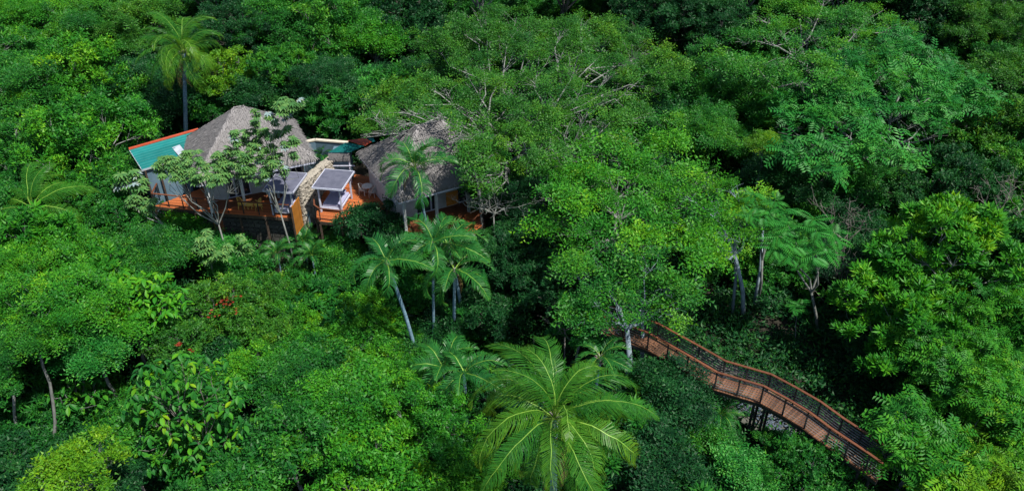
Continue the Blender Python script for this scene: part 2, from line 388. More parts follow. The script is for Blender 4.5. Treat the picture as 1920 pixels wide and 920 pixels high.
exec_trees = []
TREES = [
# px, py, r, z, kind, colour, label
(60,-48,105,26,'bush','mid','tree reaching out of the top left corner of the picture'),
(235,-48,100,26,'fine','mid','rounded tree cut by the top edge left of the tall coconut palm'),
(400,-48,105,27,'bush','dark','dark crown cut by the top edge above the coconut palm'),
(560,-48,100,27,'rosette','mid','leafy crown cut by the top edge right of the coconut palm'),
(730,-48,105,27,'bush','mid','dense crown at the top edge above the left flank of the great spreading tree'),
(900,-48,100,28,'fine','olive','fine leaved crown peeking over the great spreading tree at the top edge'),
(1060,-48,95,27,'bush','dark','dark crown at the top edge behind the great spreading tree'),
(1220,-48,110,26,'bush','dark','dark crown at the top edge right of the great spreading tree'),
(1400,-48,120,27,'fine','mid','fine leaved crown at the top edge behind the flat topped tree'),
(1590,-48,110,27,'bush','mid','broad crown at the top edge behind the pads of the flat topped tree'),
(1760,-48,110,27,'bush','dark','dark crown at the top edge above the feathery blue green tree'),
(1920,-48,110,26,'fine','yellow','pale sunlit crown in the top right corner'),
(50,40,95,24,'fine','bright','bright fine leaved tree in the top left corner'),
(165,48,85,24,'pad','mid','layered mid green tree beside the top left corner tree'),
(262,60,70,23.5,'fine','olive','airy tree with pale twigs just left of the tall coconut palm'),
(150,150,90,23,'bush','bright','broad bright crown on the left below the layered top left tree'),
(30,170,85,23.5,'fine','mid','mid green tree touching the left edge below the corner tree'),
(235,165,60,22,'fine','dark','thin dark tree with grey stems in the gap left of the palm trunk'),
(155,275,105,22.5,'bush','bright','large bright mounded tree directly left of the teal roof'),
(30,290,85,22,'bush','mid','dense tree at the left edge beside the bright mounded one'),
(205,345,60,20.5,'fine','mid','low tree below the bright mounded one, at the corner of the teal roof'),
(120,395,60,20.2,'bush','mid','bushy tree behind the half hidden coconut palm at left'),
(425,60,60,24.5,'bush','dark','dark tree behind the right side of the tall coconut palm crown'),
(437,150,62,22.5,'bush','yellow','yellow green round tree right of the tall coconut palm trunk'),
(392,205,42,20.5,'bush','mid','small mid green tree just above the peak of the left thatched roof'),
(520,45,80,24,'fine','mid','fine leaved tree at the top, right of the tall coconut palm'),
(530,140,68,22.5,'rosette','mid','glossy leaved tree above the left thatched roof ridge'),
(620,60,80,24,'bush','mid','dense tree at the top between palm and great spreading tree'),
(620,165,70,22.3,'fine','dark','dark tree above the grey courtyard wall'),
(700,70,78,24,'pad','bright','bright layered tree left of the great spreading tree'),
(690,180,52,21.5,'fine','blue','bluish green tree with pale stem behind the small teal roof'),
(560,215,44,20,'bush','dark','low dark bush behind the courtyard between the two thatched roofs'),
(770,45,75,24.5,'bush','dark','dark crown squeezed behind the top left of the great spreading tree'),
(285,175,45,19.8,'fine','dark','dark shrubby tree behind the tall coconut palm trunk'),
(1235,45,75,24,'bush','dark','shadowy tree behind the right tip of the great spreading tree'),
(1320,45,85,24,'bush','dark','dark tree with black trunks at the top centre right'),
(1345,165,85,23,'fine','mid','mid green layered tree between the great spreading tree and the feathery tree'),
(1310,250,80,22,'pad','mid','shaded tree under the layered one, above the fan crowned trees'),
(1745,60,70,23,'bush','dark','dark gap tree right of the flat topped tree'),
(1850,50,85,24,'fine','olive','pale olive crown near the top right corner'),
(1890,160,80,23,'fine','olive','olive hillside tree at the right edge, below the corner'),
(1840,265,80,22,'bush','olive','vine covered tree right of the feathery blue green tree'),
(1905,330,75,21.5,'bush','mid','vine covered tree at the right edge, above the glossy rosette tree'),
(1790,350,80,21.5,'bush','dark','dark vine covered tree just above the glossy rosette tree'),
(1700,400,70,20,'bush','dark','dark tree left of the top of the glossy rosette tree'),
(1650,330,75,21,'fine','mid','fine leaved tree under the feathery blue green tree'),
(1480,330,80,21.5,'fine','dark','dark fine leaved tree below the little yellowish one'),
(1433,272,30,24.2,'fine','yellow','little yellowish tree at the left foot of the feathery blue green tree'),
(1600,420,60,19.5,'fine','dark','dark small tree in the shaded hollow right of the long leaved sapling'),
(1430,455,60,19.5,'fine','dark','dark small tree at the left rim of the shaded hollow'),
(905,330,75,22,'pad','mid','spreading tree with bare white twigs right of the second thatched roof'),
(890,292,40,25.2,'fine','olive','small airy crown overhanging the right slope of the right thatched roof'),
(975,385,75,21,'pad','dark','dark tree between the second bungalow and the fan crowned trees'),
(960,480,85,19.8,'vine','dark','dark vine clad mound right of the slender palms'),
(1030,540,75,18.8,'bush','dark','dark bushy tree above the big coconut palm fronds'),
(930,590,55,17.5,'bush','dark','low dark bush right of the third slender palm trunk'),
(1090,620,38,18.8,'rosette','blue','small long leaved shrub beside the hidden end of the boardwalk'),
(1160,560,60,19.5,'pad','dark','shaded tree standing over the hidden end of the boardwalk'),
(1790,500,125,22.5,'rosette','bright','large glossy rosette leaved tree with yellow green tips at right'),
(1690,600,120,21.2,'rosette','bright','glossy rosette leaved tree leaning over the right end of the boardwalk'),
(1900,480,70,21,'bush','dark','dark tree at the right edge behind the glossy rosette tree'),
(1890,610,95,21.5,'pinnate','bright','bright feathery tree at the right edge below the rosette tree'),
(1790,700,100,21,'pinnate','bright','bright feathery tree right of the boardwalk end'),
(1900,790,110,21,'pinnate','bright','bright feathery tree low on the right edge'),
(1720,850,95,20.5,'pinnate','bright','bright feathery tree in front of the boardwalk end'),
(1840,930,110,20,'pinnate','yellow','feathery tree cut by the bottom right corner'),
(1500,890,75,18.5,'bush','mid','round green bush below the middle of the boardwalk'),
(1400,905,68,18,'fine','blue','bluish green bush left of the round one below the boardwalk'),
(1590,925,60,18,'bush','mid','broad leaved bush just below the lower end of the boardwalk'),
(1265,745,72,19,'fine','dark','dark fine leaved tree left of the boardwalk stretch'),
(1230,870,85,18.5,'fine','dark','dark tree right of the big coconut palm at the bottom edge'),
(1455,838,34,17.9,'bush','mid','small leafy bush between the round bush and the boardwalk trestle'),
(1320,830,58,17.5,'fine','mid','small shaded tree between dark tree and boardwalk trestle'),
(1215,715,36,18.4,'fine','mid','light bush at the foot of the white stemmed tree beside the boardwalk'),
(1130,780,75,16.5,'bush','dark','dark tree hidden under the right fronds of the big coconut palm'),
(960,760,80,16,'bush','dark','dark tree under the left fronds of the big coconut palm'),
(1010,900,80,15.5,'bush','dark','dark tree below the trunk of the big coconut palm'),
(875,735,60,16.5,'bush','mid','green bush left of the big coconut palm crown tips'),
(800,795,90,17,'bush','bright','bright tree with yellow tips left of the big coconut palm'),
(880,900,75,16.5,'bush','bright','bright bush at the bottom edge under the left coconut fronds'),
(690,890,90,17,'bush','bright','bright mounded tree at the bottom edge, second left of the coconut palm'),
(640,770,85,17,'fine','bright','fine leaved bright tree in the bottom middle'),
(350,795,108,16.7,'bush','mid','dense green undertree inside the drooping large leaved tree'),
(540,850,90,17.5,'bush','mid','mid green tree at the bottom right of the drooping large leaved tree'),
(540,720,70,16.5,'fine','mid','mid green tree above the drooping large leaved tree, to its right'),
(455,700,55,17,'bush','bright','lush round bush above the drooping large leaved tree'),
(425,590,80,17,'bush','olive','olive bush sprinkled with red flowers'),
(330,655,55,17.5,'bush','olive','low olive bush left of the red flowered one, nearer the bottom'),
(142,885,72,20,'bush','yellow','yellow green ball shaped tree in the bottom left corner'),
(10,900,80,17,'bush','dark','dark bush in the extreme bottom left corner'),
(20,770,75,13.5,'bush','dark','dark shaded bush behind two leaning pale stems at left'),
(190,770,75,14,'bush','mid','shaded leafy tree between pale stems and the drooping leaved tree'),
(250,880,60,16.5,'bush','dark','dark bush between the ball shaped tree and the drooping leaved tree'),
(110,600,105,20.5,'fine','bright','wide fine leaved tree above the two leaning pale stems'),
(30,520,90,21,'fine','bright','bright tree at the left edge below the half hidden coconut palm'),
(45,462,70,21.5,'rosette','bright','long leaved bright tree half covering the coconut palm at left'),
(130,480,55,20,'fine','bright','bright small tree right below the half hidden coconut palm crown'),
(190,535,70,19,'rosette','bright','bright long leaved tree in the middle of the left side'),
(290,480,85,18.8,'pad','mid','light feathery layered tree below the left end of the deck'),
(250,600,75,18.3,'rosette','bright','broad leaved tree left of the red flowered bush'),
(180,660,65,18.5,'fine','blue','bluish layered crown right of the two pale stems'),
(350,430,45,18.5,'fine','bright','light green small tree below the left tip of the deck'),
(215,430,60,19.2,'bush','mid','mid green tree right of the half hidden coconut palm'),
(430,480,50,17.6,'fine','blue','small bluish tree under the left deck supports'),
(470,530,52,16.8,'bush','mid','mid green shrub below the dark retaining wall'),
(560,540,50,16.5,'vine','mid','shrub below the ochre privacy screen'),
(690,418,50,20.2,'bush','dark','dark broad leaved bush hiding the corner of the right deck'),
(735,440,38,19.6,'bush','dark','smaller dark bush right of the one at the right deck corner'),
(640,490,48,17.5,'fine','mid','green bush left of the first slender palm crown'),
(655,545,60,16.6,'vine','mid','vine mound directly left of the first slender palm trunk'),
(560,665,60,16,'vine','bright','vine mound low in the middle of the open slope'),
(660,640,60,16.1,'vine','bright','vine mound at the very centre of the open slope'),
(760,650,50,15.8,'vine','mid','vine mound just right of the leaning palm trunk foot'),
(500,560,55,16.6,'vine','olive','vine mound touching the right side of the red flowered bush'),
(780,730,55,15.8,'vine','mid','vine mound below the foot of the leaning palm trunk'),
(600,590,75,16.2,'vine','bright','bright vine mound on the open slope, upper left part'),
(700,600,75,16,'vine','bright','bright vine mound left of the first leaning palm trunk'),
(520,620,65,16.3,'vine','olive','olive vine mound right of the red flowered bush'),
(620,680,70,15.8,'vine','olive','olive vine mound in the centre of the open slope'),
(710,700,65,15.6,'vine','bright','bright vine mound at the foot of the leaning palm trunk'),
(770,560,50,16.3,'vine','mid','vine mound behind the first slender palm trunk'),
(860,590,55,16.6,'vine','dark','shaded vine mound behind the third slender palm trunk'),
(250,260,40,21,'bush','mid','bright tip of a tree peeping over the top left end of the teal roof'),
(-60,-125,120,27,'bush','mid','far crown above the top edge, beyond the top left corner'),
(140,-125,120,27,'fine','mid','far crown above the top edge, second from the left'),
(340,-125,120,27,'bush','mid','far crown above the top edge, above the tall coconut palm'),
(550,-125,120,27,'bush','dark','far crown above the top edge, right of the tall coconut palm'),
(760,-125,120,27,'fine','mid','far crown above the top edge, left of the great spreading tree'),
(960,-125,120,27,'bush','mid','far crown above the top edge, behind the great spreading tree'),
(1160,-125,120,27,'bush','dark','far crown above the top edge, right behind the great spreading tree'),
(1370,-125,120,27,'fine','mid','far crown above the top edge, left behind the flat topped tree'),
(1580,-125,120,27,'bush','mid','far crown above the top edge, right behind the flat topped tree'),
(1780,-125,120,27,'bush','olive','far crown above the top edge, near the top right corner'),
(1990,-125,120,27,'fine','olive','far crown above the top edge, beyond the top right corner'),
(-70,120,100,24,'bush','mid','tree just beyond the left edge, upper part'),
(-75,400,100,22,'fine','mid','tree just beyond the left edge, middle part'),
(-70,700,100,19,'bush','mid','tree just beyond the left edge, lower part'),
(2000,240,100,24,'bush','olive','tree just beyond the right edge, upper part'),
(2000,500,95,22,'bush','mid','tree just beyond the right edge, middle part'),
(2010,720,110,21,'pinnate','bright','feathery tree just beyond the right edge, lower part'),
(420,980,100,16,'bush','mid','tree just below the bottom edge under the drooping leaved tree'),
(1400,1010,110,16,'bush','dark','tree just below the bottom edge under the boardwalk'),
]
SHRUB_WORDS = ('bush', 'shrub', 'mound')
for T in TREES:
    w0 = T[6]; 
    isb = any(k in w0.split(' ')[:8] and not 'tree' in w0.split(' ')[:6] for k in SHRUB_WORDS)
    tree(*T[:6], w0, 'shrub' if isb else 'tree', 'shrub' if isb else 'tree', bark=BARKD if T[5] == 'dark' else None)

# --- great trees with a crown of their own: clump centres surveyed on the photograph
def great(cl, kind, col, label, leaf, trunkpx, trunkz, seed, lai=2.2, r0=.35, bark=BARK, forkz=.5, more=()):
    """cl: (px, py, rpx, z)"""
    cs = []
    for (px, py, r, z) in cl:
        p = onz(px, py, z); cs.append((p.x, p.y, p.z, r*depth(p)/F))
    cs = np.array(cs); ctr = cs[:, :3].mean(0)
    gx = onz(trunkpx[0], trunkpx[1], trunkz); gz = h1(gx.x, gx.y)-.3; base = Vector((gx.x, gx.y, gz))
    root = empty('tree', label, 'tree', base)
    loc = cs.copy(); loc[:, :3] -= np.array(ctr)
    fork = Vector((ctr[0]*.5+base.x*.5, ctr[1]*.5+base.y*.5, gz+(cs[:, 2].min()-gz)*forkz+.5))
    lm, bm = crown_mesh(kind, seed, 4, leaf, lai, centres=loc)
    o = link('crown', lm, root, LM[col], Matrix.Translation(Vector(ctr)-base))
    mb = MB(); g = random.Random(seed)
    f0 = fork-base
    mb.tube([Vector((0, 0, 0)), f0*.5+Vector((.2, -.1, 0)), f0], [r0*1.3, r0, r0*.75], 9)
    mb.build('trunk', bark, root, True)
    for (mx, my) in more:
        q = onz(mx, my, trunkz); q.z = h1(q.x, q.y)-.3; q -= base; e = Vector(cs[int(mx) % len(cs)][:3])-base; e = q.lerp(e, .8); e.x = q.x*.6+e.x*.4
        mb = MB(); mb.tube([q, q.lerp(e, .5)+Vector((.15, 0, 0)), e], [r0*.9, r0*.75, r0*.5], 8); mb.build('trunk', bark, root, True)
    lb = MB()
    tp = [Vector(c[:3])-base-Vector((0, 0, c[3]*.15)) for c in cs]; rad = {tuple(round(v, 3) for v in t): c[3] for t, c in zip(tp, cs)}
    for e, m2, r in limb_net(lb, f0, tp, r0*.7, np.random.default_rng(seed), 6):
        rc = rad.get(tuple(round(v, 3) for v in e), 1.5)
        for k in range(8):
            a = g.uniform(0, 6.28); q = e+Vector((math.cos(a), math.sin(a), g.uniform(-.1, .5)))*rc*.9
            s0 = m2.lerp(e, g.uniform(0, .9)); lb.tube([s0, s0.lerp(q, .5)+Vector((g.uniform(-.2, .2), g.uniform(-.2, .2), .15)), q], [r*.5, r*.34, r*.14], 4, False)
    lb.build('branches', bark, root, True)
    return root
g = random.Random(3)
def fill(poly, n, rlo, rhi, zf, seed):
    """scatter clumps over a surveyed outline"""
    g = random.Random(seed); out = []; xs = [p[0] for p in poly]; ys = [p[1] for p in poly]; tries = 0
    while len(out) < n and tries < 6000:
        tries += 1; x = g.uniform(min(xs), max(xs)); y = g.uniform(min(ys), max(ys)); ins = False; j = len(poly)-1
        for i in range(len(poly)):
            if (poly[i][1] > y) != (poly[j][1] > y) and x < (poly[j][0]-poly[i][0])*(y-poly[i][1])/(poly[j][1]-poly[i][1])+poly[i][0]: ins = not ins
            j = i
        if not ins: continue
        r = g.uniform(rlo, rhi)
        if any((x-a)**2+(y-b)**2 < (.62*(r+c))**2 for a, b, c, _ in out): continue
        out.append((x, y, r, zf(x, y)+g.uniform(-.5, .5)))
    return out
great(fill([(815,70),(880,15),(960,20),(1040,25),(1130,40),(1200,60),(1265,110),(1270,160),(1220,220),(1180,290),(1090,320),(980,310),(900,290),(840,230),(760,240),(700,240),(705,180),(760,150),(820,150)], 62, 26, 44,
      lambda x, y: 27.6-.0095*abs(x-1000)-.009*max(0, y-120), 5)+[(725,238,20,26.2),(700,215,24,26),(752,205,26,26.6),(800,205,28,27),(845,232,26,26.8),(880,262,28,26.5),(905,300,28,25.8),(868,300,20,25.9),(852,258,24,26.7),(885,285,28,26.3),(905,325,28,25.4),(872,330,20,25.2),(918,352,24,24.6),(832,240,20,27),(720,225,20,26.5),(742,242,18,26.3),(862,268,22,26.4),(892,300,24,25.9),(875,315,20,25.7),(905,345,22,24.9),(842,228,18,26.9),(815,218,18,27),(778,212,18,26.9),(735,228,16,26.5),(858,292,16,26.1),(885,335,20,25.2),(690,255,16,25.3),(760,248,14,26.2)]+fill([(850,80),(1000,50),(1200,90),(1240,160),(1150,270),(1000,290),(880,260),(800,210)], 30, 30, 44, lambda x, y: 24.3-.008*abs(x-1000)-.009*max(0, y-120), 15), 'full', 'olive',
      'great spreading fine leaved tree with pale limbs behind the second thatched roof', .17, (960, 330), 18, 21, 1.9, .24)
great(fill([(1400,60),(1440,20),(1560,-10),(1660,30),(1700,60),(1650,120),(1560,150),(1480,160),(1400,150),(1370,110)], 26, 26, 42, lambda x, y: 27-.006*abs(x-1520), 6), 'pad', 'mid',
      'flat topped layered tree with grey forked trunk at the upper right', .18, (1515, 210), 18, 22, 1.7, .28)
great(fill([(1440,200),(1480,150),(1600,110),(1680,75),(1740,100),(1790,150),(1830,190),(1800,240),(1740,260),(1690,320),(1640,300),(1560,330),(1490,330),(1450,270)], 36, 30, 46, lambda x, y: 26-.006*abs(x-1640)-.01*max(0, y-150), 7), 'pinnate', 'blue',
      'large feathery blue green tree, the palest crown in the upper right', .3, (1640, 420), 18, 23, 2.0, .22)
great(fill([(1020,330),(1050,290),(1150,250),(1230,250),(1300,290),(1330,320),(1310,380),(1250,420),(1240,470),(1160,480),(1080,470),(1010,430),(1000,370)], 34, 26, 44, lambda x, y: 25.5-.008*abs(x-1150)-.009*max(0, y-320), 8), 'pad', 'bright',
      'fan crowned bright green tree, the upper left one above the boardwalk', .19, (1170, 560), 17, 24, 2.0, .2)
great(fill([(1290,340),(1370,330),(1440,370),(1430,420),(1400,470),(1330,500),(1280,480),(1260,420)], 20, 26, 42, lambda x, y: 25-.009*max(0, y-350), 9), 'pad', 'bright',
      'fan crowned bright green tree at the left rim of the shaded hollow', .19, (1395, 600), 17, 25, 2.0, .13, BARKW, .7, [(1372, 600), (1412, 585)])
great(fill([(1075,505),(1180,480),(1260,500),(1300,530),(1290,580),(1230,612),(1150,605),(1090,600),(1080,550)], 22, 24, 38, lambda x, y: 23.8-.01*max(0, y-500), 10)+[(1120,612,22,22),(1085,600,24,22),(1150,618,18,22.1),(1060,575,26,22)], 'pad', 'mid',
      'white stemmed tree beside the boardwalk with layered fans over its upper end', .17, (1178, 700), 18, 26, 2.1, .17, BARKW, .75, [(1200, 695)])

# ------------------------------------------------------------------ trees with large leaves: each leaf a part
def strip_leaf(name, outline, segs, droop, mat, fold=.1, tintv=.5):
    V = []; Fc = []
    for i in range(segs+1):
        t = i/segs; w = outline(t); x = t; z = -droop*t*t
        V += [(x, -w, z+fold*w), (x, 0, z), (x, w, z+fold*w)]
    for i in range(segs):
        b = i*3; Fc += [(b, b+3, b+4, b+1), (b+1, b+4, b+5, b+2)]
    return npmesh(name, V, Fc, [mat], tint=[tintv+.1*math.sin(i*3.) for i in range(len(Fc))])
oval = lambda k: (lambda t: k*math.sin(PI*min(1, t*.97+.03))**.8)
BIGLEAF = [strip_leaf('leaf', oval(.23), 5, d, LM['bright'], .25, tv) for d, tv in ((.35, .4), (.6, .55), (.2, .75))]
def compound_leaf(name, n, ll, droop, mat, seed, lw=.17):
    g = random.Random(seed); V = []; Fc = []; ti = []
    for i in range(n):
        t = (i+1)/(n+.3); x = t; z = .12*t-droop*t*t
        for sg in (-1, 1):
            l = ll*math.sin(PI*(.18+.8*t*.95))*g.uniform(.9, 1.1); dx = .35*l; w = l*lw
            b = len(V); V += [(x, 0, z), (x+dx*.5-w*.6, sg*l*.5, z+.02-.03*l), (x+dx, sg*l, z-.22*l), (x+dx*.5+w, sg*l*.5, z-.05*l)]
            Fc += [(b, b+1, b+2), (b, b+2, b+3)]; ti += [.35+.35*t]*2
    b = len(V); V += [(0, -.012, 0), (0, .012, 0), (1, 0, .12-droop)]; Fc.append((b, b+1, b+2)); ti.append(.9)
    return npmesh(name, V, Fc, [mat], tint=ti)
COMP = [compound_leaf('leaf', 11, .30, d, LM['blue'], i) for i, d in enumerate((.3, .45, .2))]
def palmate(seed):
    g = random.Random(seed); V = [(0, 0, 0)]; Fc = []; ti = []
    for k in range(9):
        a = -2.5+k*5.0/8; L = (1 if 1 < k < 7 else .75)*g.uniform(.9, 1.05); d = (math.cos(a), math.sin(a)); s = (-d[1], d[0]); b = len(V)
        V += [(d[0]*L*.55+s[0]*.17*L, d[1]*L*.55+s[1]*.17*L, .02), (d[0]*L, d[1]*L, -.22), (d[0]*L*.55-s[0]*.17*L, d[1]*L*.55-s[1]*.17*L, .02), (d[0]*L*.55, d[1]*L*.55, -.05)]
        Fc += [(0, b+3, b), (b, b+3, b+1), (b+1, b+3, b+2), (0, b+2, b+3)]; ti += [g.random()]*4
    return npmesh('leaf', V, Fc, [CEC], tint=ti)
PALMATE = [palmate(i) for i in range(3)]
def frame(dirv, up=Vector((0, 0, 1))):
    x = dirv.normalized(); y = up.cross(x)
    if y.length < .05: y = Vector((0, 1, 0)).cross(x)
    y.normalize(); z = x.cross(y)
    return Matrix(((x.x, y.x, z.x, 0), (x.y, y.y, z.y, 0), (x.z, y.z, z.z, 0), (0, 0, 0, 1)))
def whorl_tree(label, ends, basepx, Y, leaflen, meshes, mat, nleaf=7, r0=.12, elev=(-.25, .5), bark=BARK, cat='tree', name='tree', extra=()):
    """ends: (px, py, Y) of twig tips"""
    b = aty(basepx[0], basepx[1], Y); gz = h1(b.x, b.y)-.2; base = Vector((b.x, b.y, gz)); root = empty(name, label, cat, base)
    g = random.Random(int(basepx[0]*3+Y)); tips = [aty(*e)-base for e in ends]
    ctr = sum(tips, Vector())/len(tips); fk = Vector((ctr.x*.5, ctr.y*.5, min(max(.8, ctr.z*.5), min(t.z for t in tips)*.8)))
    mb = MB(); mb.tube([Vector((0, 0, 0)), fk*.5+Vector((.1, 0, 0)), fk], [r0*1.2, r0, r0*.8], 8); mb.build('trunk', bark, root, True)
    br = MB()
    limb_net(br, fk, tips, r0*.8, np.random.default_rng(int(basepx[0])))
    for t in tips:
        a0 = g.uniform(0, 6)
        for k in range(nleaf):
            a = a0+k*6.283/nleaf+g.uniform(-.25, .25); e = g.uniform(*elev)
            d = Vector((math.cos(a)*math.cos(e), math.sin(a)*math.cos(e), math.sin(e))); s = leaflen*g.uniform(.75, 1.15)
            M = Matrix.Translation(t+Vector((g.uniform(-.12, .12), g.uniform(-.12, .12), g.uniform(-.4, .1)))) @ frame(d) @ Matrix.Diagonal((s, s, s, 1))
            link('leaf', g.choice(meshes), root, mat if not isinstance(mat, list) else g.choice(mat), M)
    br.build('branches', bark, root, True)
    if extra:                              # whorls beyond the limit of single leaves: one joined part
        V = []; Fc = []; ti = []; off = 0; D = []
        for me in meshes:
            co = np.array([v.co[:] for v in me.vertices]); fs = [tuple(p.vertices) for p in me.polygons]; D.append((co, [(f[0], f[k], f[k+1]) for f in fs for k in range(1, len(f)-1)]))
        for q in extra:
            t = aty(*q)-base; a0 = g.uniform(0, 6)
            for k in range(nleaf):
                a = a0+k*6.283/nleaf+g.uniform(-.25, .25); e = g.uniform(*elev); d = Vector((math.cos(a)*math.cos(e), math.sin(a)*math.cos(e), math.sin(e))); s = leaflen*g.uniform(.75, 1.15)
                M = np.array(Matrix.Translation(t+Vector((g.uniform(-.12, .12), g.uniform(-.12, .12), g.uniform(-.4, .1)))) @ frame(d) @ Matrix.Diagonal((s, s, s, 1)))
                co, fs = D[g.randrange(len(D))]; V.append(co @ M[:3, :3].T+M[:3, 3]); Fc.append(np.array(fs)+off); ti += [g.uniform(.2, .8)]*len(fs); off += len(co)
        link('leaves', npmesh('leaves', np.concatenate(V), np.concatenate(Fc), [mat if not isinstance(mat, list) else mat[1]], tint=ti), root)['kind'] = 'stuff'
    return root
def spots(cx, cy, rx, ry, n, Y, seed, dY=2.0):
    g = random.Random(seed); out = []; k = 0
    while len(out) < n and k < 4000:
        k += 1; a = g.uniform(0, 6.28); r = math.sqrt(g.random()); x = cx+rx*r*math.cos(a); y = cy+ry*r*math.sin(a)
        if any((x-p[0])**2+(y-p[1])**2 < (.75*math.sqrt(rx*ry/n)*1.4)**2 for p in out): continue
        out.append((x, y, Y-dY*(y-cy)/ry*.5+g.uniform(-.4, .4)))
    return out
whorl_tree('tree with whorls of large drooping light green leaves in the lower left', spots(350, 775, 115, 122, 37, 29.0, 4), (380, 900), 30, .44, BIGLEAF, [LM['bright'], LM['mid'], LM['yellow'], LM['mid']], 8, .075, (-.95, .3), extra=spots(350, 775, 122, 128, 80, 29.3, 44), bark=BARKD)
whorl_tree('smaller tree with whorls of large drooping leaves left of the red flowered bush', spots(270, 560, 80, 45, 18, 38, 5), (270, 640), 38.5, .5, BIGLEAF, LM['bright'], 7, .07, (-.8, .3), extra=spots(255, 555, 95, 55, 45, 38.4, 48))
whorl_tree('small shaded tree with dark drooping leaves behind the lower left pale stems', spots(150, 730, 60, 35, 16, 34.5, 15), (150, 800), 35, .5, BIGLEAF, LM['mid'], 7, .1, (-.9, .2))
whorl_tree('slim tree with very long feathery leaves standing in front of the shaded hollow', spots(1510, 450, 62, 42, 15, 38, 6), (1532, 640), 38.5, 1.15, COMP, LM['blue'], 8, .09, (-.35, .35))
whorl_tree('tiny sapling with a single tuft of feathery leaves in the shaded hollow', [(1492, 572, 37.5), (1503, 566, 37.6)], (1488, 640), 38, .62, COMP, LM['blue'], 8, .03, (-.3, .4))
whorl_tree('feathery leaved young tree at the top of the shaded hollow', spots(1445, 385, 45, 30, 9, 41, 7), (1440, 480), 42, 1.0, COMP, LM['blue'], 8, .08, (-.3, .4))
# cecropias before the left bungalow
CM = [CEC, CEC, CEC, CEC, CEC, DRYL]
whorl_tree('silver leaved cecropia with a pale forked stem leaning over the left end of the deck', spots(382, 310, 98, 28, 46, 46.2, 8, 1.5), (418, 455), 46.8, .39, PALMATE, CEC, 6, .06, (-.35, .35), extra=spots(375, 312, 100, 28, 22, 46.5, 45, 1.5))
whorl_tree('tallest silver leaved cecropia crossing the left thatched roof', spots(492, 280, 66, 60, 32, 46.8, 9, 1.5)+[(520, 195, 46.5), (545, 198, 46.5), (505, 212, 46.5), (562, 190, 46.6), (478, 208, 46.5), (535, 215, 46.5)], (545, 460), 47.2, .40, PALMATE, CM, 7, .06, (-.35, .35), extra=spots(490, 270, 60, 55, 22, 47.0, 46)+spots(540, 195, 30, 14, 7, 46.6, 47))
whorl_tree('low cecropia with drooping leaves at the left end of the railing', spots(264, 374, 28, 18, 8, 47.5, 10, 1), (365, 440), 47.6, .44, PALMATE, CEC, 5, .06, (-.35, .35))
whorl_tree('slim cecropia standing left of the teal roof corner', spots(240, 340, 28, 26, 9, 49, 11, 1), (262, 410), 49, .5, PALMATE, CM, 6, .05, (-.35, .35))
whorl_tree('small cecropia just below the left deck railing', spots(392, 462, 30, 30, 9, 44.5, 12, 1), (402, 520), 44.8, .48, PALMATE, CEC, 6, .04, (-.35, .35))
whorl_tree('small cecropia in the shade under the middle of the left deck', spots(450, 455, 30, 14, 6, 45.6, 13, .5), (450, 500), 45.7, .42, PALMATE, CEC, 5, .05, (-.35, .35))
whorl_tree('grey green cecropia behind the small teal roof', spots(690, 205, 32, 28, 9, 62, 14, 1), (695, 250), 62.3, .6, PALMATE, CM, 6, .06, (-.35, .35))

def bare_shrub(label, px, py, Y, rx, hgt, n, seed, mat=BARK):
    b = aty(px, py, Y); gz = h1(b.x, b.y)-.1; root = empty('bare_shrub', label, 'bare shrub', (b.x, b.y, gz)); rng = np.random.default_rng(seed); z0 = b.z-gz
    tips = [Vector((rng.normal()*rx*.5, rng.normal()*rx*.4, z0+rng.uniform(-.5, .6)*hgt)) for _ in range(n)]
    mb = MB(); fk = Vector((0, 0, max(.2, z0-hgt*.8))); mb.tube([(0, 0, 0), fk*.5+Vector((.08, .03, 0)), fk], [.06, .05, .045], 6); mb.build('trunk', mat, root, True)
    mb = MB()
    for e, m2, r in limb_net(mb, fk, tips, .045, rng, 4):
        for k in range(4): q = e+Vector(rng.normal(size=3))*.35; mb.tube([m2.lerp(e, rng.random()), m2.lerp(q, .6)+Vector(rng.normal(size=3))*.1, q], [.014, .01, .006], 4, False)
    mb.build('branches', mat, root)
bare_shrub('leafless pale twiggy shrub in the shaded hollow', 1590, 520, 40, 2.0, 3.0, 22, 1, BARKD)
bare_shrub('leafless twiggy shrub above the shaded hollow', 1600, 410, 43, 2.0, 2.2, 18, 2, BARKD)
bare_shrub('bare white twigs right of the second thatched roof', 925, 378, 46, 2.0, 1.2, 26, 3)
bare_shrub('bare purplish twigs at the right edge above the glossy tree', 1885, 375, 44, 2.0, 2.6, 26, 4, BARKD)
bare_shrub('bare twigs above the big coconut palm fronds', 1060, 600, 36.5, 1.2, 1.0, 8, 5, BARKD)
for a in [(60, 632, 48, 20.9, 'fine', 'mid', 'tree with a pale leaning stem in the lower left, the taller of two', 'tree', 'tree', None, 1, 1, BARK, (82, 880)),
          (5, 665, 42, 20.3, 'fine', 'mid', 'tree with a pale leaning stem at the left edge, the shorter of two', 'tree', 'tree', None, 1, 1, BARK, (45, 875))]: tree(*a)
# red flowers among the olive bush
fl = MB()
g = random.Random(9)
V = []; Fc = []
for (cx, cy, n, sp) in ((424, 560, 50, 10), (395, 590, 6, 8), (335, 646, 14, 4), (360, 657, 8, 3), (442, 583, 5, 6)):
    for i in range(n):
        p = onz(cx+g.gauss(0, sp), cy+g.gauss(0, sp*.6), 18.7 if cy < 600 else 18.9); s = g.uniform(.06, .12); b = len(V)
        for k in range(4): a = k*1.57+g.random(); V.append((p.x+s*math.cos(a), p.y+s*math.sin(a), p.z+g.uniform(-.05, .05)))
        Fc.append((b, b+1, b+2, b+3))
o = link('red_flowers', npmesh('red_flowers', V, Fc, [REDF], tint=[g.random() for _ in Fc])); o['kind'] = 'stuff'

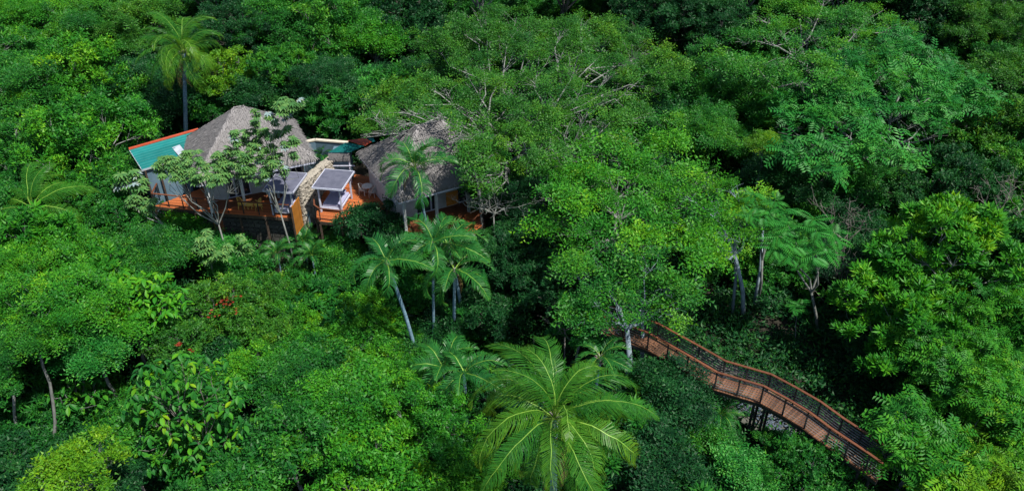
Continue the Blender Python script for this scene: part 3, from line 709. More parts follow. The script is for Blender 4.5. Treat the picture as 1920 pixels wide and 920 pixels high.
# ------------------------------------------------------------------ palms
def frond_mesh(L, n, ll, arch, mat, seed, lw=.045, vee=.25, droop=.5, keel=.16, ty=0.0):
    """pinnate frond along +X, arching down; leaflets droop"""
    g = random.Random(seed); V = []; Fc = []; mi = []; ti = []; N = 14; path = []
    a = arch[0]; x = z = 0.; y = 0.
    for i in range(N+1):
        path.append(Vector((x, y, z))); t = i/N; x += math.cos(a)*L/N; z += math.sin(a)*L/N; y += g.uniform(-.01, .01)*L; a -= arch[1]*(1+.8*t)/N
    def at(t):
        f = t*N; i = min(N-1, int(f)); return path[i].lerp(path[i+1], f-i), (path[i+1]-path[i]).normalized()
    for i in range(N):           # rachis
        w0 = .02*(1-i/N)+.005; w1 = .02*(1-(i+1)/N)+.005; p, q = path[i], path[i+1]; b = len(V)
        V += [(p.x, p.y-w0, p.z+.01), (p.x, p.y+w0, p.z+.01), (q.x, q.y+w1, q.z+.01), (q.x, q.y-w1, q.z+.01)]; Fc.append((b, b+1, b+2, b+3)); mi.append(1); ti.append(.5)
        b = len(V); V += [(p.x, p.y, p.z-.03), (p.x, p.y+w0, p.z+.01), (q.x, q.y+w1, q.z+.01), (q.x, q.y, q.z-.03)]; Fc.append((b, b+1, b+2, b+3)); mi.append(1); ti.append(.5)
        b = len(V); V += [(p.x, p.y-w0, p.z+.01), (p.x, p.y, p.z-.03), (q.x, q.y, q.z-.03), (q.x, q.y-w1, q.z+.01)]; Fc.append((b, b+1, b+2, b+3)); mi.append(1); ti.append(.5)
    tip = g.uniform(.5, 1)
    ph = [g.uniform(0, 6.28) for _ in range(4)]
    for i in range(n):
        t = keel+(1-keel)*(i+.5)/n; p, d = at(t); l = ll*(math.sin(PI*min(1, (t-keel)/(1-keel)*.78+.18)))*g.uniform(.88, 1.1); up = Vector((-d.z, 0, d.x))
        for sg in (-1, 1):
            if g.random() < .05: continue
            tw = g.uniform(-.10, .10)+.16*math.sin(t*19+ph[0]+sg)+.12*math.sin(t*43+ph[1]*sg); fw = .45+.9*(t-.3 if t > .3 else 0)+tw; dv = (d*fw+Vector((0, sg, 0))*.9+up*(vee+g.uniform(-.1, .1))).normalized()
            p1 = p+dv*l*.5; dv2 = (dv+Vector((0, 0, -1))*droop*g.uniform(.7, 1.3)).normalized(); p2 = p1+dv2*l*.32; dv3 = (dv2+Vector((0, 0, -1))*droop*.9).normalized(); p3 = p2+dv3*l*.24
            wv = d*lw*.5; b = len(V)
            V += [tuple(p-wv*.7), tuple(p+wv*.7), tuple(p1+wv), tuple(p1-wv), tuple(p2+wv*.8), tuple(p2-wv*.8), tuple(p3), tuple(p3-wv*.1)]
            Fc += [(b, b+1, b+2, b+3), (b+3, b+2, b+4, b+5), (b+5, b+4, b+6, b+7)]; mi += [0]*3
            tv = .22+ty+.2*g.random()+.3*max(0, t-.5); ti += [tv, tv+.05, tv+.2]
    return npmesh('frond', V, Fc, [mat, MIDRIB], mi, ti)
def palm(label, crown, base, fronds, meshes, r0, r1, shaft=None, boots=True, nuts=False, curve=0.0, group=None, name='palm_tree', seed=0, dead=0, deads=1.0):
    """crown, base: world points. fronds: list of (azimuth, elevation, length scale, mesh index)"""
    crown = Vector(crown); base = Vector(base); base.z = h1(base.x, base.y)-.2
    root = empty(name, label, 'palm tree', base, 0, group); c = crown-base; g = random.Random(seed)
    pts = []; rr = []; n = 14
    for i in range(n+1):
        t = i/n; s = t*t*(1-curve)+t*curve if curve else t
        k = t + .25*math.sin(PI*t)*(1 if curve >= 0 else -1)*0
        px = c.x*(t**1.5 if curve else t); py = c.y*(t**1.5 if curve else t)
        pts.append(Vector((px, py, c.z*t))); rr.append(r0*(1.35 if i == 0 else 1)+(r1-r0)*t)
    mb = MB(); mb.tube(pts, rr, 10); mb.build('trunk', PTRUNK, root, True)
    d = (pts[-1]-pts[-2]).normalized()
    if shaft:
        m = MB(); m.tube([pts[-1]-d*.3, pts[-1]+d*shaft*.4, pts[-1]+d*shaft], [r1*1.3, r1*1.15, r1*.6], 8); m.build('crownshaft', BOOT if boots else MIDRIB, root, True)
    if boots:
        m = MB()
        for k in range(16):
            a = k*2.4; v = Vector((math.cos(a), math.sin(a), .8)).normalized(); p = pts[-1]+d*(g.uniform(-.5, .2))
            m.bar(p+v*r1*.6, p+v*(r1+g.uniform(.15, .35)), .06, .03)
        m.build('old_leaf_bases', BOOT, root)
    top = pts[-1]+d*(shaft*.8 if shaft else .05)
    for k in range(dead):
        az = g.uniform(0, 6.28); link('dead_frond', DEADF, root, None, Matrix.Translation(top) @ Matrix.Rotation(az, 4, 'Z') @ Matrix.Rotation(math.radians(g.uniform(35, 60)), 4, 'Y') @ Matrix.Diagonal((deads,)*3+(1,)))
    if nuts:
        for k in range(7):
            a = k*2.3; p = top+Vector((math.cos(a)*.32, math.sin(a)*.32, -.25-.1*(k % 3)))
            m = MB()
            m.tube([p+Vector((0, 0, -.15)), p+Vector((0, 0, -.1)), p, p+Vector((0, 0, .1)), p+Vector((0, 0, .15))], [.03, .09, .12, .09, .03], 8); m.build('coconut', MIDRIB, root, True)
    for (az, el, s, k) in fronds:
        az = math.radians(az); el = math.radians(el)
        M = Matrix.Translation(top+Vector((math.cos(az), math.sin(az), 0))*.05) @ Matrix.Rotation(az, 4, 'Z') @ Matrix.Rotation(-el, 4, 'Y') @ Matrix.Rotation(g.uniform(-.5, .5), 4, 'X') @ Matrix.Diagonal((s, s, s, 1))
        link('frond', meshes[k % len(meshes)], root, None, M)
    return root
COCOF = [frond_mesh(5.1, 88, 1.05, (.3, a), COCO, i, .036, -.05, dr*2.6, ty=t_) for i, (a, dr, t_) in enumerate(((1.9, .5, .05), (2.3, .6, .12), (1.5, .45, .0), (2.1, .75, .16), (2.4, .6, .26)))]
PALMF = [frond_mesh(3.0, 46, .8, (.2, a), PALM, 20+i, .055, .5, dr*1.3, .1, .06) for i, (a, dr) in enumerate(((1.4, .45), (2.0, .5), (1.1, .4)))]
DRY = leafmat('dry_frond', [(.08,.05,.02), (.14,.09,.04), (.2,.13,.06), (.26,.18,.09)], .8, .15)
DEADF = frond_mesh(3.9, 50, .7, (0, .9), DRY, 77, .03, -.2, 1.8)
g = random.Random(5)
bc = onz(1040, 785, 25)
fr = [(az, el, s, i) for i, (az, el, s) in enumerate([
 (92, 62, 1.0), (58, 50, .98), (122, 52, 1.0), (150, 42, 1.02), (172, 30, 1.0), (30, 40, 1.05), (8, 30, .95), (-14, 38, 1.0), (-36, 22, 1.05), (-58, 34, 1.0), (-80, 24, 1.08), (-100, 36, .95), (-126, 24, 1.05), (-148, 40, 1.05), (-168, 22, .95),
 (105, 80, .85), (40, 76, .85), (165, 72, .8), (-60, 68, .8), (48, 18, .95), (134, 16, .95), (-112, 6, .85), (-70, -2, .85), (-24, -4, .85), (-155, 0, .85), (85, 30, 1.0)])]
palm('big coconut palm with yellow tipped fronds in the foreground at the bottom', bc, (bc.x+.3, bc.y+.4, 0), fr, COCOF, .2, .15, None, True, True, seed=1, dead=3)
tc = aty(345, 100, 62)
fr = [(i*360/24*5+g.uniform(-9, 9), 78-i*3.7+g.uniform(-6, 6), g.uniform(.82, 1.0), i) for i in range(24)]
palm('tall coconut palm standing behind the left bungalow', tc, aty(342, 262, 62.2), fr, COCOF, .19, .14, None, True, True, seed=2, dead=2, deads=.8)
lc = aty(60, 392, 45)
fr = [(80, 50, .85, 0), (50, 40, .9, 1), (105, 55, .9, 2), (20, 28, .95, 2), (0, 5, .9, 1), (-20, -8, .95, 0), (-38, -14, .95, 1), (-55, -20, .9, 3), (130, 30, .8, 0), (160, 20, .8, 1), (-90, -25, .8, 3), (200, 10, .8, 2), (65, 66, .8, 2)]
palm('half hidden coconut palm with hanging yellowish fronds at the left', lc, (lc.x-.3, lc.y+.2, 0), fr, COCOF, .17, .14, None, True, False, seed=3)
def small_fronds(n, seed, lo=-5, hi=62, s=(.85, 1.1)):
    g = random.Random(seed); return [(i*137.5+g.uniform(-12, 12), hi-(hi-lo)*i/(n-1)+g.uniform(-5, 5), g.uniform(*s), i) for i in range(n)]
def base_at(px, py): 
    z = 15.0
    for _ in range(8): p = onz(px, py, z); z = h1(p.x, p.y)
    return p
gp = 'slender palms on the open slope'
b1 = base_at(787, 700); palm('slender palm with a bluish curved trunk leaning left, leftmost of the slope cluster', aty(728, 500, b1.y-.3), b1, small_fronds(11, 1), PALMF, .13, .10, .5, True, False, .3, gp, seed=4, dead=1, deads=.5)
b2 = base_at(813, 668); palm('slender palm with the thin speckled upright trunk, middle of the slope cluster', aty(812, 468, b2.y), b2, small_fronds(12, 2), PALMF, .10, .08, .6, True, False, 0, gp, seed=5, dead=1, deads=.5)
b3 = base_at(851, 665); palm('slender palm with drooping fronds, rightmost of the slope cluster', aty(852, 512, b3.y-.2), b3, small_fronds(10, 3, -25, 40), PALMF, .12, .09, .4, True, False, 0, gp, seed=6, dead=1, deads=.5)
palm('slender palm with a bent neck in front of the second thatched roof', aty(779, 322, 45.6), aty(812, 480, 46.4), small_fronds(12, 4, -10, 75, (.95, 1.2)), PALMF, .10, .07, .45, True, False, .3, gp, seed=7, dead=1, deads=.5)
palm('slender palm whose bluish trunk leans left behind the drooping one', aty(842, 462, 41.5), aty(868, 545, 41.5), small_fronds(9, 14, -5, 45), PALMF, .12, .09, .3, True, False, .3, gp, seed=8, dead=1, deads=.5)
palm('stemless young palm at the foot of the slender palms', aty(830, 690, 34), aty(830, 705, 34), small_fronds(9, 6, 10, 60, (.8, 1.0)), PALMF, .1, .1, None, False, False, seed=9)
palm('stemless young palm left of the big coconut palm crown', aty(870, 700, 33), aty(872, 712, 33), small_fronds(8, 7, 5, 50, (.8, 1.0)), PALMF, .1, .1, None, False, False, seed=10)
palm('young palm with feathery fronds behind the right fronds of the big coconut palm', aty(1125, 672, 32.5), aty(1115, 720, 32.7), small_fronds(9, 8, 0, 50, (.6, .8)), PALMF, .08, .08, .2, True, False, seed=11)
for i, (px, py, Y, lab) in enumerate([(600, 452, 48.2, 'arching palm like plant between the ochre screen and the right deck'), (622, 478, 47.4, 'arching palm like plant below the right deck'), (570, 455, 48.0, 'arching palm like plant at the foot of the ochre screen'), (640, 455, 47.6, 'arching palm like plant under the right deck railing'),
      (1352, 778, 30.6, 'broad arching plant beside the stony channel below the boardwalk'),
      (605, 292, 55.5, 'spiky plant behind the coral stone wall'), (585, 480, 46, 'leafy arching plant on the bank below the right bungalow'), (520, 475, 46.5, 'leafy arching plant in the shade below the left deck')]):
    p = aty(px, py, Y); palm(lab, p, (p.x, p.y, 0), small_fronds(14, 30+i, 5, 75, (.42, .62)), PALMF, .06, .05, None, False, False, seed=12+i, name='arching_plant')['category'] = 'plant'

# ------------------------------------------------------------------ undergrowth (uncountable)
def undergrowth():
    src = []
    for v in range(3):
        rng = np.random.default_rng(50+v); T = template('bush', rng); n = 34
        Q = rng.normal(size=(n, 3))*np.array([.55, .55, .2])+np.array([0, 0, .35]); Rf = rot_frames(np.array([0, 0, 1])+rng.normal(size=(n, 3))*.4, rng)
        V = (np.einsum('nij,lpj->nlpi', Rf, T)*.2+Q[:, None, None, :]).reshape(-1, 3); b = np.arange(0, len(V), 4)[:, None]
        Fq = np.concatenate([b+[0, 2, 1], b+[0, 3, 2]], 1).reshape(-1, 3)
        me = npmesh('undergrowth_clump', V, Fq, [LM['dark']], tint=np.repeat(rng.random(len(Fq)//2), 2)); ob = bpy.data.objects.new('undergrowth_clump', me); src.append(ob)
    rng = np.random.default_rng(77); n = 11500
    X = rng.uniform(-58, 58, n); Y = rng.uniform(16, 125, n)
    def clear(x, y):
        k = np.ones(len(x), bool)
        k &= ~((x > 5) & (x < 24) & (y > 31) & (y < 47) & (rng.random(len(x)) < .25))
        k &= ~((x > -29) & (x < .5) & (y > 48.2) & (y < 59) & ~((y < 50) & (x < -26)))
        return k
    m = clear(X, Y)
    t = (X*.70711+Y*-.70711); 
    # keep the channel under the boardwalk open
    for (ax, ay, bx, by) in CHAN:
        dx, dy = bx-ax, by-ay; L2 = dx*dx+dy*dy; s = np.clip(((X-ax)*dx+(Y-ay)*dy)/L2, 0, 1); D = np.hypot(X-ax-s*dx, Y-ay-s*dy); m &= D > 1.25
    X, Y = X[m], Y[m]; Z = H(X, Y); V = np.stack([X, Y, Z], 1)
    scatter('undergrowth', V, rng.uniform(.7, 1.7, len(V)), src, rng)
def understorey():
    """leafy lower layer of the forest between the crowns: uncountable"""
    src = []
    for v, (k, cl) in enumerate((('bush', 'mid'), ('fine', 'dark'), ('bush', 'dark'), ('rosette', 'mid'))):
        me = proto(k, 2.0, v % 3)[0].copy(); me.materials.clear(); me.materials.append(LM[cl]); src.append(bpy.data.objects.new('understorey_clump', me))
    rng = np.random.default_rng(5); n = 1500
    X = rng.uniform(-56, 56, n); Y = rng.uniform(17, 122, n)
    m = ~((X > -30) & (X < 1.5) & (Y > 46.5) & (Y < 60)) & ~((X > 6) & (X < 21) & (Y > 22) & (Y < 44)) & ~((X > -1) & (X <= 6.5) & (Y > 33) & (Y < 50)) & ~((X > -27) & (X < -2) & (Y > 42) & (Y <= 46.5) & (rng.random(n) < .5))
    tb = aty(342, 262, 62.2); m &= ~((np.abs(X-tb.x) < 2.2) & (Y > 57) & (Y < 63))
    X, Y = X[m], Y[m]; S = rng.uniform(.65, 1.25, len(X)); Z = H(X, Y)+S*1.35+rng.uniform(0, 2.2, len(X))*(Y > 60); V = np.stack([X, Y, Z], 1)
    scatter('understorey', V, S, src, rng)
def scatter(name, V, S, src, rng):
    me = bpy.data.meshes.new(name); me.vertices.add(len(V)); me.vertices.foreach_set('co', V.astype(np.float32).ravel())
    a = me.attributes.new('which', 'INT', 'POINT'); a.data.foreach_set('value', rng.integers(0, len(src), len(V)).astype(np.int32))
    a = me.attributes.new('spin', 'FLOAT', 'POINT'); a.data.foreach_set('value', rng.uniform(0, 6.28, len(V)).astype(np.float32))
    a = me.attributes.new('size', 'FLOAT', 'POINT'); a.data.foreach_set('value', S.astype(np.float32))
    o = link(name, me); o['kind'] = 'stuff'
    ng = bpy.data.node_groups.new(name, 'GeometryNodeTree'); ng.interface.new_socket('Geometry', in_out='INPUT', socket_type='NodeSocketGeometry'); ng.interface.new_socket('Geometry', in_out='OUTPUT', socket_type='NodeSocketGeometry')
    I = ng.nodes.new('NodeGroupInput'); O = ng.nodes.new('NodeGroupOutput'); inst = ng.nodes.new('GeometryNodeInstanceOnPoints'); join = ng.nodes.new('GeometryNodeGeometryToInstance')
    for s in src[::-1]:
        oi = ng.nodes.new('GeometryNodeObjectInfo'); oi.inputs['Object'].default_value = s; oi.inputs['As Instance'].default_value = True; ng.links.new(oi.outputs['Geometry'], join.inputs[0])
    ng.links.new(I.outputs[0], inst.inputs['Points']); ng.links.new(join.outputs[0], inst.inputs['Instance']); inst.inputs['Pick Instance'].default_value = True
    def named(nm, ty):
        q = ng.nodes.new('GeometryNodeInputNamedAttribute'); q.data_type = ty; q.inputs['Name'].default_value = nm; return q.outputs['Attribute']
    ng.links.new(named('which', 'INT'), inst.inputs['Instance Index'])
    cx = ng.nodes.new('ShaderNodeCombineXYZ'); ng.links.new(named('spin', 'FLOAT'), cx.inputs[2]); ng.links.new(cx.outputs[0], inst.inputs['Rotation'])
    ng.links.new(named('size', 'FLOAT'), inst.inputs['Scale']); ng.links.new(inst.outputs[0], O.inputs[0])
    md = o.modifiers.new(name, 'NODES'); md.node_group = ng
understorey()
c0 = [onz(*p) for p in ((1290, 690, 16.6), (1400, 780, 16.6), (1500, 830, 16.6))]
CHAN = [(c0[i].x, c0[i].y, c0[i+1].x, c0[i+1].y) for i in range(2)]
undergrowth()
# stony channel below the boardwalk
def channel():
    root = empty('stone_channel', 'stony drainage channel running under the boardwalk trestle', 'channel', (c0[0].x, c0[0].y, 0))
    ox, oy = c0[0].x, c0[0].y; g = random.Random(4); d = (c0[2]-c0[0]).normalized(); s = Vector((-d.y, d.x, 0)); L = (c0[2]-c0[0]).length+3
    V = []; Fc = []; prof = [(-1.6, .35), (-1.2, .3), (-.75, .02), (-.3, -.05), (.3, -.05), (.75, .02), (1.2, .3), (1.6, .35)]; N = 24
    for i in range(N+1):
        for (a, z) in prof:
            p = d*(L*i/N-1)+s*(a+g.uniform(-.05, .05)); V.append((p.x, p.y, h1(ox+p.x, oy+p.y)+z+.12+g.uniform(-.02, .02)))
    m = len(prof)
    for i in range(N):
        for k in range(m-1): b = i*m+k; Fc.append((b, b+1, b+m+1, b+m))
    link('channel_bed', npmesh('channel_bed', V, Fc, [BANK], smooth=True), root)
    mb = MB()
    for i in range(1500):
        t = g.uniform(-1, L-1); a = g.gauss(0, .42); p = d*t+s*a; r = g.uniform(.035, .085); z = h1(ox+p.x, oy+p.y)+.12+r*.3+abs(a)*.12
        M = Matrix.Translation((p.x, p.y, z)) @ Matrix.Rotation(g.uniform(0, 6), 4, 'Z') @ Matrix.Rotation(g.uniform(-.4, .4), 4, 'X') @ Matrix.Diagonal((r*1.3, r, r*.7, 1)); b = len(mb.v)
        for q in ((0, 0, -1), (1, 0, -.1), (.2, 1, 0), (-1, .1, .1), (-.1, -1, 0), (.1, .1, 1)): mb.v.append(tuple(M @ Vector(q)))
        for f in ((0, 2, 1), (0, 3, 2), (0, 4, 3), (0, 1, 4), (5, 1, 2), (5, 2, 3), (5, 3, 4), (5, 4, 1)): mb.face(*[b+i for i in f])
    mb.build('stones', RIVER, root)['kind'] = 'stuff'
channel()

# ------------------------------------------------------------------ boardwalk
def boardwalk():
    Z = 20.0
    near = [(1122, 622), (1165, 637), (1212, 656), (1285, 698), (1338, 730), (1424, 756), (1465, 779), (1506, 804), (1545, 834), (1619, 885), (1642, 902)]
    P = [onz(x, y, Z) for x, y in near]; O = P[4].copy()
    # extend towards the bungalows, hidden under the trees
    W = 1.18
    root = empty('boardwalk', 'curving raised boardwalk with orange handrails and cable railings', 'boardwalk', (O.x, O.y, h1(O.x, O.y)))
    base = Vector((O.x, O.y, h1(O.x, O.y))); P = [p-base for p in P]
    n = len(P); dirs = [(P[i+1]-P[i]).normalized() for i in range(n-1)]
    def side(i):
        a = dirs[max(0, i-1)]; b = dirs[min(n-2, i)]; t = (a+b).normalized(); s = Vector((-t.y, t.x, 0)); return s/ max(.8, s.dot(Vector((-b.y, b.x, 0))))
    Fr = [P[i]+side(i)*W for i in range(n)]       # far edge
    # planks
    cnt = 0; unit = {}
    g = random.Random(1)
    for i in range(n-1):
        L = ((P[i+1]-P[i]).length+(Fr[i+1]-Fr[i]).length)/2; k = max(1, round(L/.15))
        rest = MB()
        for j in range(k):
            a0, a1 = (j+.08)/k, (j+.92)/k; q = [P[i].lerp(P[i+1], a0), P[i].lerp(P[i+1], a1), Fr[i].lerp(Fr[i+1], a1), Fr[i].lerp(Fr[i+1], a0)]
            ctr = sum(q, Vector())/4; dz = g.uniform(-.004, .004)
            mb = MB(); mb.slab([(v.x-ctr.x, v.y-ctr.y) for v in q], -.035+dz, dz)
            if i >= 0: o = mb.build('plank', WALKW, root); o.location = ctr
            else: rest.slab([(v.x, v.y) for v in q], Z-base.z-.035, Z-base.z)
    # beams
    for E, off in ((P, .12), (Fr, -.12)):
        mb = MB()
        for i in range(n-1):
            s0 = Vector((-dirs[i].y, dirs[i].x, 0))*off
            mb.bar(E[i]+s0+Vector((0, 0, -.17)), E[i+1]+s0+Vector((0, 0, -.17)), .1, .25)
        mb.build('beam', STEEL, root)
    for E in (P, Fr):
        up = Vector((0, 0, 1.18)); rail = MB()
        sgn = 1 if E is P else -1
        E2 = [E[i]+side(i)*.07*sgn for i in range(n)]
        # posts
        for i in range(n-1):
            L = (E2[i+1]-E2[i]).length; k = max(1, round(L/1.35))
            for j in range(k):
                p = E2[i].lerp(E2[i+1], j/k); mb = MB(); mb.box(-.035, .035, -.035, .035, -.2, 1.15); o = mb.build('post', STEEL, root); o.location = p
        for i in range(n-1):
            mb = MB(); ex = dirs[i]*.0; mb.bar(E2[i]+up-ex, E2[i+1]+up+ex, .13, .05); mb.build('handrail', RAILW, root)
        for c in range(6):
            mb = MB()
            for i in range(n-1): mb.bar(E2[i]+Vector((0, 0, .14+.165*c)), E2[i+1]+Vector((0, 0, .14+.165*c)), .016 if E is P else .05)
            mb.build('cable', CABLE if E is P else STEEL2, root)
    # trestles
    for i in range(1, n-1, 2):
        c = P[i]; f = Fr[i]; mb = MB(); hz = 20-h1(*(base+c).xy)+.4
        d = dirs[i]*.6
        for e in (c+(f-c)*.12, c+(f-c)*.88):
            for q in (-.5, .5): mb.bar(e+d*q+Vector((0, 0, -.25)), e+d*q+Vector((0, 0, -hz)), .11)
        a = c+(f-c)*.12; mb.bar(a-d*.5+Vector((0, 0, -.5)), a+d*.5+Vector((0, 0, -hz+.4)), .06); mb.bar(a+d*.5+Vector((0, 0, -.5)), a-d*.5+Vector((0, 0, -hz+.4)), .06)
        mb.build('trestle', STEEL, root)
boardwalk()

# ------------------------------------------------------------------ bungalows
def clip_poly(poly, ax, lo, hi):
    for (s, v) in ((1, lo), (-1, hi)):
        out = []
        for i in range(len(poly)):
            a, b = poly[i], poly[(i+1) % len(poly)]; ia = s*(a[ax]-v) >= 0; ib = s*(b[ax]-v) >= 0
            if ia: out.append(a)
            if ia != ib: t = (v-a[ax])/(b[ax]-a[ax]); out.append((a[0]+(b[0]-a[0])*t, a[1]+(b[1]-a[1])*t))
        poly = out
        if len(poly) < 3: return []
    return poly
def deck(label, poly, base, ang, rails, z=0.0, plankw=.16, mat=WOOD, posts=1.15, support=2.2):
    """poly in world xy; base = world point of the Empty; planks run along ang"""
    root = empty('deck', label, 'deck', base); M = Matrix.Rotation(-ang, 3, 'Z'); Mi = Matrix.Rotation(ang, 3, 'Z')
    q = [M @ Vector((x-base[0], y-base[1], 0)) for x, y in poly]; q = [(v.x, v.y) for v in q]
    y0 = min(v[1] for v in q); y1 = max(v[1] for v in q); k = int((y1-y0)/plankw)+1; g = random.Random(2)
    for j in range(k):
        c = clip_poly(q, 1, y0+j*plankw+.006, y0+(j+1)*plankw-.006)
        if len(c) < 3: continue
        mb = MB(); mb.slab(c, -.04, g.uniform(-.004, .002)); o = mb.build('plank', mat, root); o.rotation_euler = (0, 0, ang); o.location = (0, 0, z)
    W = [Vector((x-base[0], y-base[1], z)) for x, y in poly]; n = len(W)
    mb = MB()
    for i in range(n): mb.bar(W[i]+Vector((0, 0, -.16)), W[(i+1) % n]+Vector((0, 0, -.16)), .08, .22)
    mb.build('edge_beam', DARKIN, root)
    for seg in rails:
        pts = [Vector((x-base[0], y-base[1], z)) for x, y in seg]
        for i in range(len(pts)-1):
            a, b = pts[i], pts[i+1]; L = (b-a).length; k = max(1, round(L/posts))
            for j in range(k+(1 if i == len(pts)-2 else 0)):
                p = a.lerp(b, j/k); mb = MB(); mb.box(-.03, .03, -.03, .03, -.1, .98); mb.build('post', STEEL, root).location = p
            mb = MB(); mb.bar(a+Vector((0, 0, 1.0)), b+Vector((0, 0, 1.0)), .11, .05); mb.build('handrail', RAILW, root)
            mb = MB()
            for c in range(5): mb.bar(a+Vector((0, 0, .12+.16*c)), b+Vector((0, 0, .12+.16*c)), .012)
            mb.build('cable', STEEL, root)
    if support:
        for i in range(n):
            a, b = W[i], W[(i+1) % n]; L = (b-a).length; k = max(1, round(L/1.7))
            for j in range(k):
                p = a.lerp(b, j/k); gz = h1(p.x+base[0], p.y+base[1])-.4
                if 19.7 > gz: mb = MB(); mb.box(-.06, .06, -.06, .06, gz-base[2], -.28+z); mb.build('support', DARKIN, root).location = (p.x, p.y, 0)
    return root
def thatch_roof(root, hx, hy, ze, zp, ridge, seed, ovh=.0):
    """hip roof, half sizes hx, hy at eave height ze; ridge half length along x at zp; bristling tufts; parts of root"""
    E = [Vector((-hx, -hy, ze)), Vector((hx, -hy, ze)), Vector((hx, hy, ze)), Vector((-hx, hy, ze))]; A = Vector((-ridge, 0, zp)); B = Vector((ridge, 0, zp))
    faces = [(E[0], E[1], B, A), (E[1], E[2], B, B), (E[2], E[3], A, B), (E[3], E[0], A, A)]
    mb = MB()
    for f in faces: mb.poly(f if (f[2]-f[3]).length > 1e-4 else f[:3])
    for f in faces: mb.poly([p+Vector((0, 0, -.28)) for p in (f if (f[2]-f[3]).length > 1e-4 else f[:3])][::-1])
    for i in range(4): a, b = E[i], E[(i+1) % 4]; mb.poly([a, a+Vector((0, 0, -.28)), b+Vector((0, 0, -.28)), b])
    base = mb.build('roof', THATCH, root)
    rng = random.Random(seed); V = []; Fc = []
    for f in faces:
        u = (f[1]-f[0]); nrm = (f[1]-f[0]).cross(f[2]-f[0]).normalized(); mid = (f[2]+f[3])/2; dn = ((f[0]+f[1])/2-mid); H_ = dn.length; dn.normalize(); uh = u.normalized()
        rows = int(H_/.16)
        for r in range(rows+1):
            t = r/rows; a = f[3].lerp(f[0], t); b = f[2].lerp(f[1], t); L = (b-a).length; k = int(L/.075)+1
            for j in range(k):
                p = a.lerp(b, (j+rng.random())/k)-dn*.12+nrm*.02; l = rng.uniform(.2, .42); w = rng.uniform(.02, .05); sk = uh*rng.uniform(-.1, .1)
                e = p+(dn+sk).normalized()*l+nrm*rng.uniform(.02, .11)-Vector((0, 0, .03 if t < .97 else rng.uniform(.03, .15))); b0 = len(V)
                V += [tuple(p-uh*w), tuple(p+uh*w), tuple(e+uh*w*.4), tuple(e-uh*w*.6)]; Fc.append((b0, b0+1, b0+2, b0+3))
    link('thatch', npmesh('thatch', V, Fc, [THATCH]), base)['kind'] = 'stuff'
    V = []; Fc = []
    for (a, b) in ((E[0], A), (E[1], B), (E[2], B), (E[3], A), (A, B)):
        d = b-a; L = d.length; d.normalize(); s = d.cross(Vector((0, 0, 1))).normalized()
        for j in range(int(L/.035)):
            p = a+d*rng.uniform(0, L)+s*rng.gauss(0, .06)+Vector((0, 0, .07)); dd = (-d+s*rng.uniform(-.8, .8)).normalized(); l = rng.uniform(.15, .32); w = rng.uniform(.02, .04); q = dd.cross(Vector((0, 0, 1)))*w; b0 = len(V); e = p+dd*l-Vector((0, 0, .07))
            V += [tuple(p-q), tuple(p+q), tuple(e+q*.4), tuple(e-q*.4)]; Fc.append((b0, b0+1, b0+2, b0+3))
    link('ridge_thatch', npmesh('ridge_thatch', V, Fc, [THATCHC]), base)['kind'] = 'stuff'
    mb = MB()
    for i in range(4): a, b = E[i]*1.0, E[(i+1) % 4]*1.0; a = Vector((a.x*.985, a.y*.985, ze-.36)); b = Vector((b.x*.985, b.y*.985, ze-.36)); mb.bar(a, b, .07, .14)
    mb.build('fascia', PAINTW, root)
def sheet_roof(root, pts, mat, n, name='roof_sheet'):
    """pts: eaveL, eaveR, topR, topL (local). n corrugated sheets side by side, each its own part"""
    a, b, c, d = [Vector(p) for p in pts]; nrm = (b-a).cross(d-a).normalized()
    for k in range(n):
        e0 = a.lerp(b, k/n); e1 = a.lerp(b, (k+1)/n-.003); t0 = d.lerp(c, k/n); t1 = d.lerp(c, (k+1)/n-.003); V = []; Fc = []; m = 12
        for j in range(m+1):
            s = j/m; h = (.0, .028, .028, .0)[j % 4]+(.004 if k % 2 else 0)
            V += [tuple(e0.lerp(e1, s)+nrm*h), tuple(t0.lerp(t1, s)+nrm*h), tuple(e0.lerp(e1, s)+nrm*(h-.02)), tuple(t0.lerp(t1, s)+nrm*(h-.02))]
        for j in range(m): q = j*4; Fc += [(q, q+4, q+5, q+1), (q+2, q+3, q+7, q+6), (q, q+2, q+6, q+4), (q+1, q+5, q+7, q+3)]
        link(name, npmesh(name, V, Fc, [mat]), root)
def w2l(p, o, rz):
    v = Vector(p)-Vector(o); return Matrix.Rotation(-rz, 3, 'Z') @ v
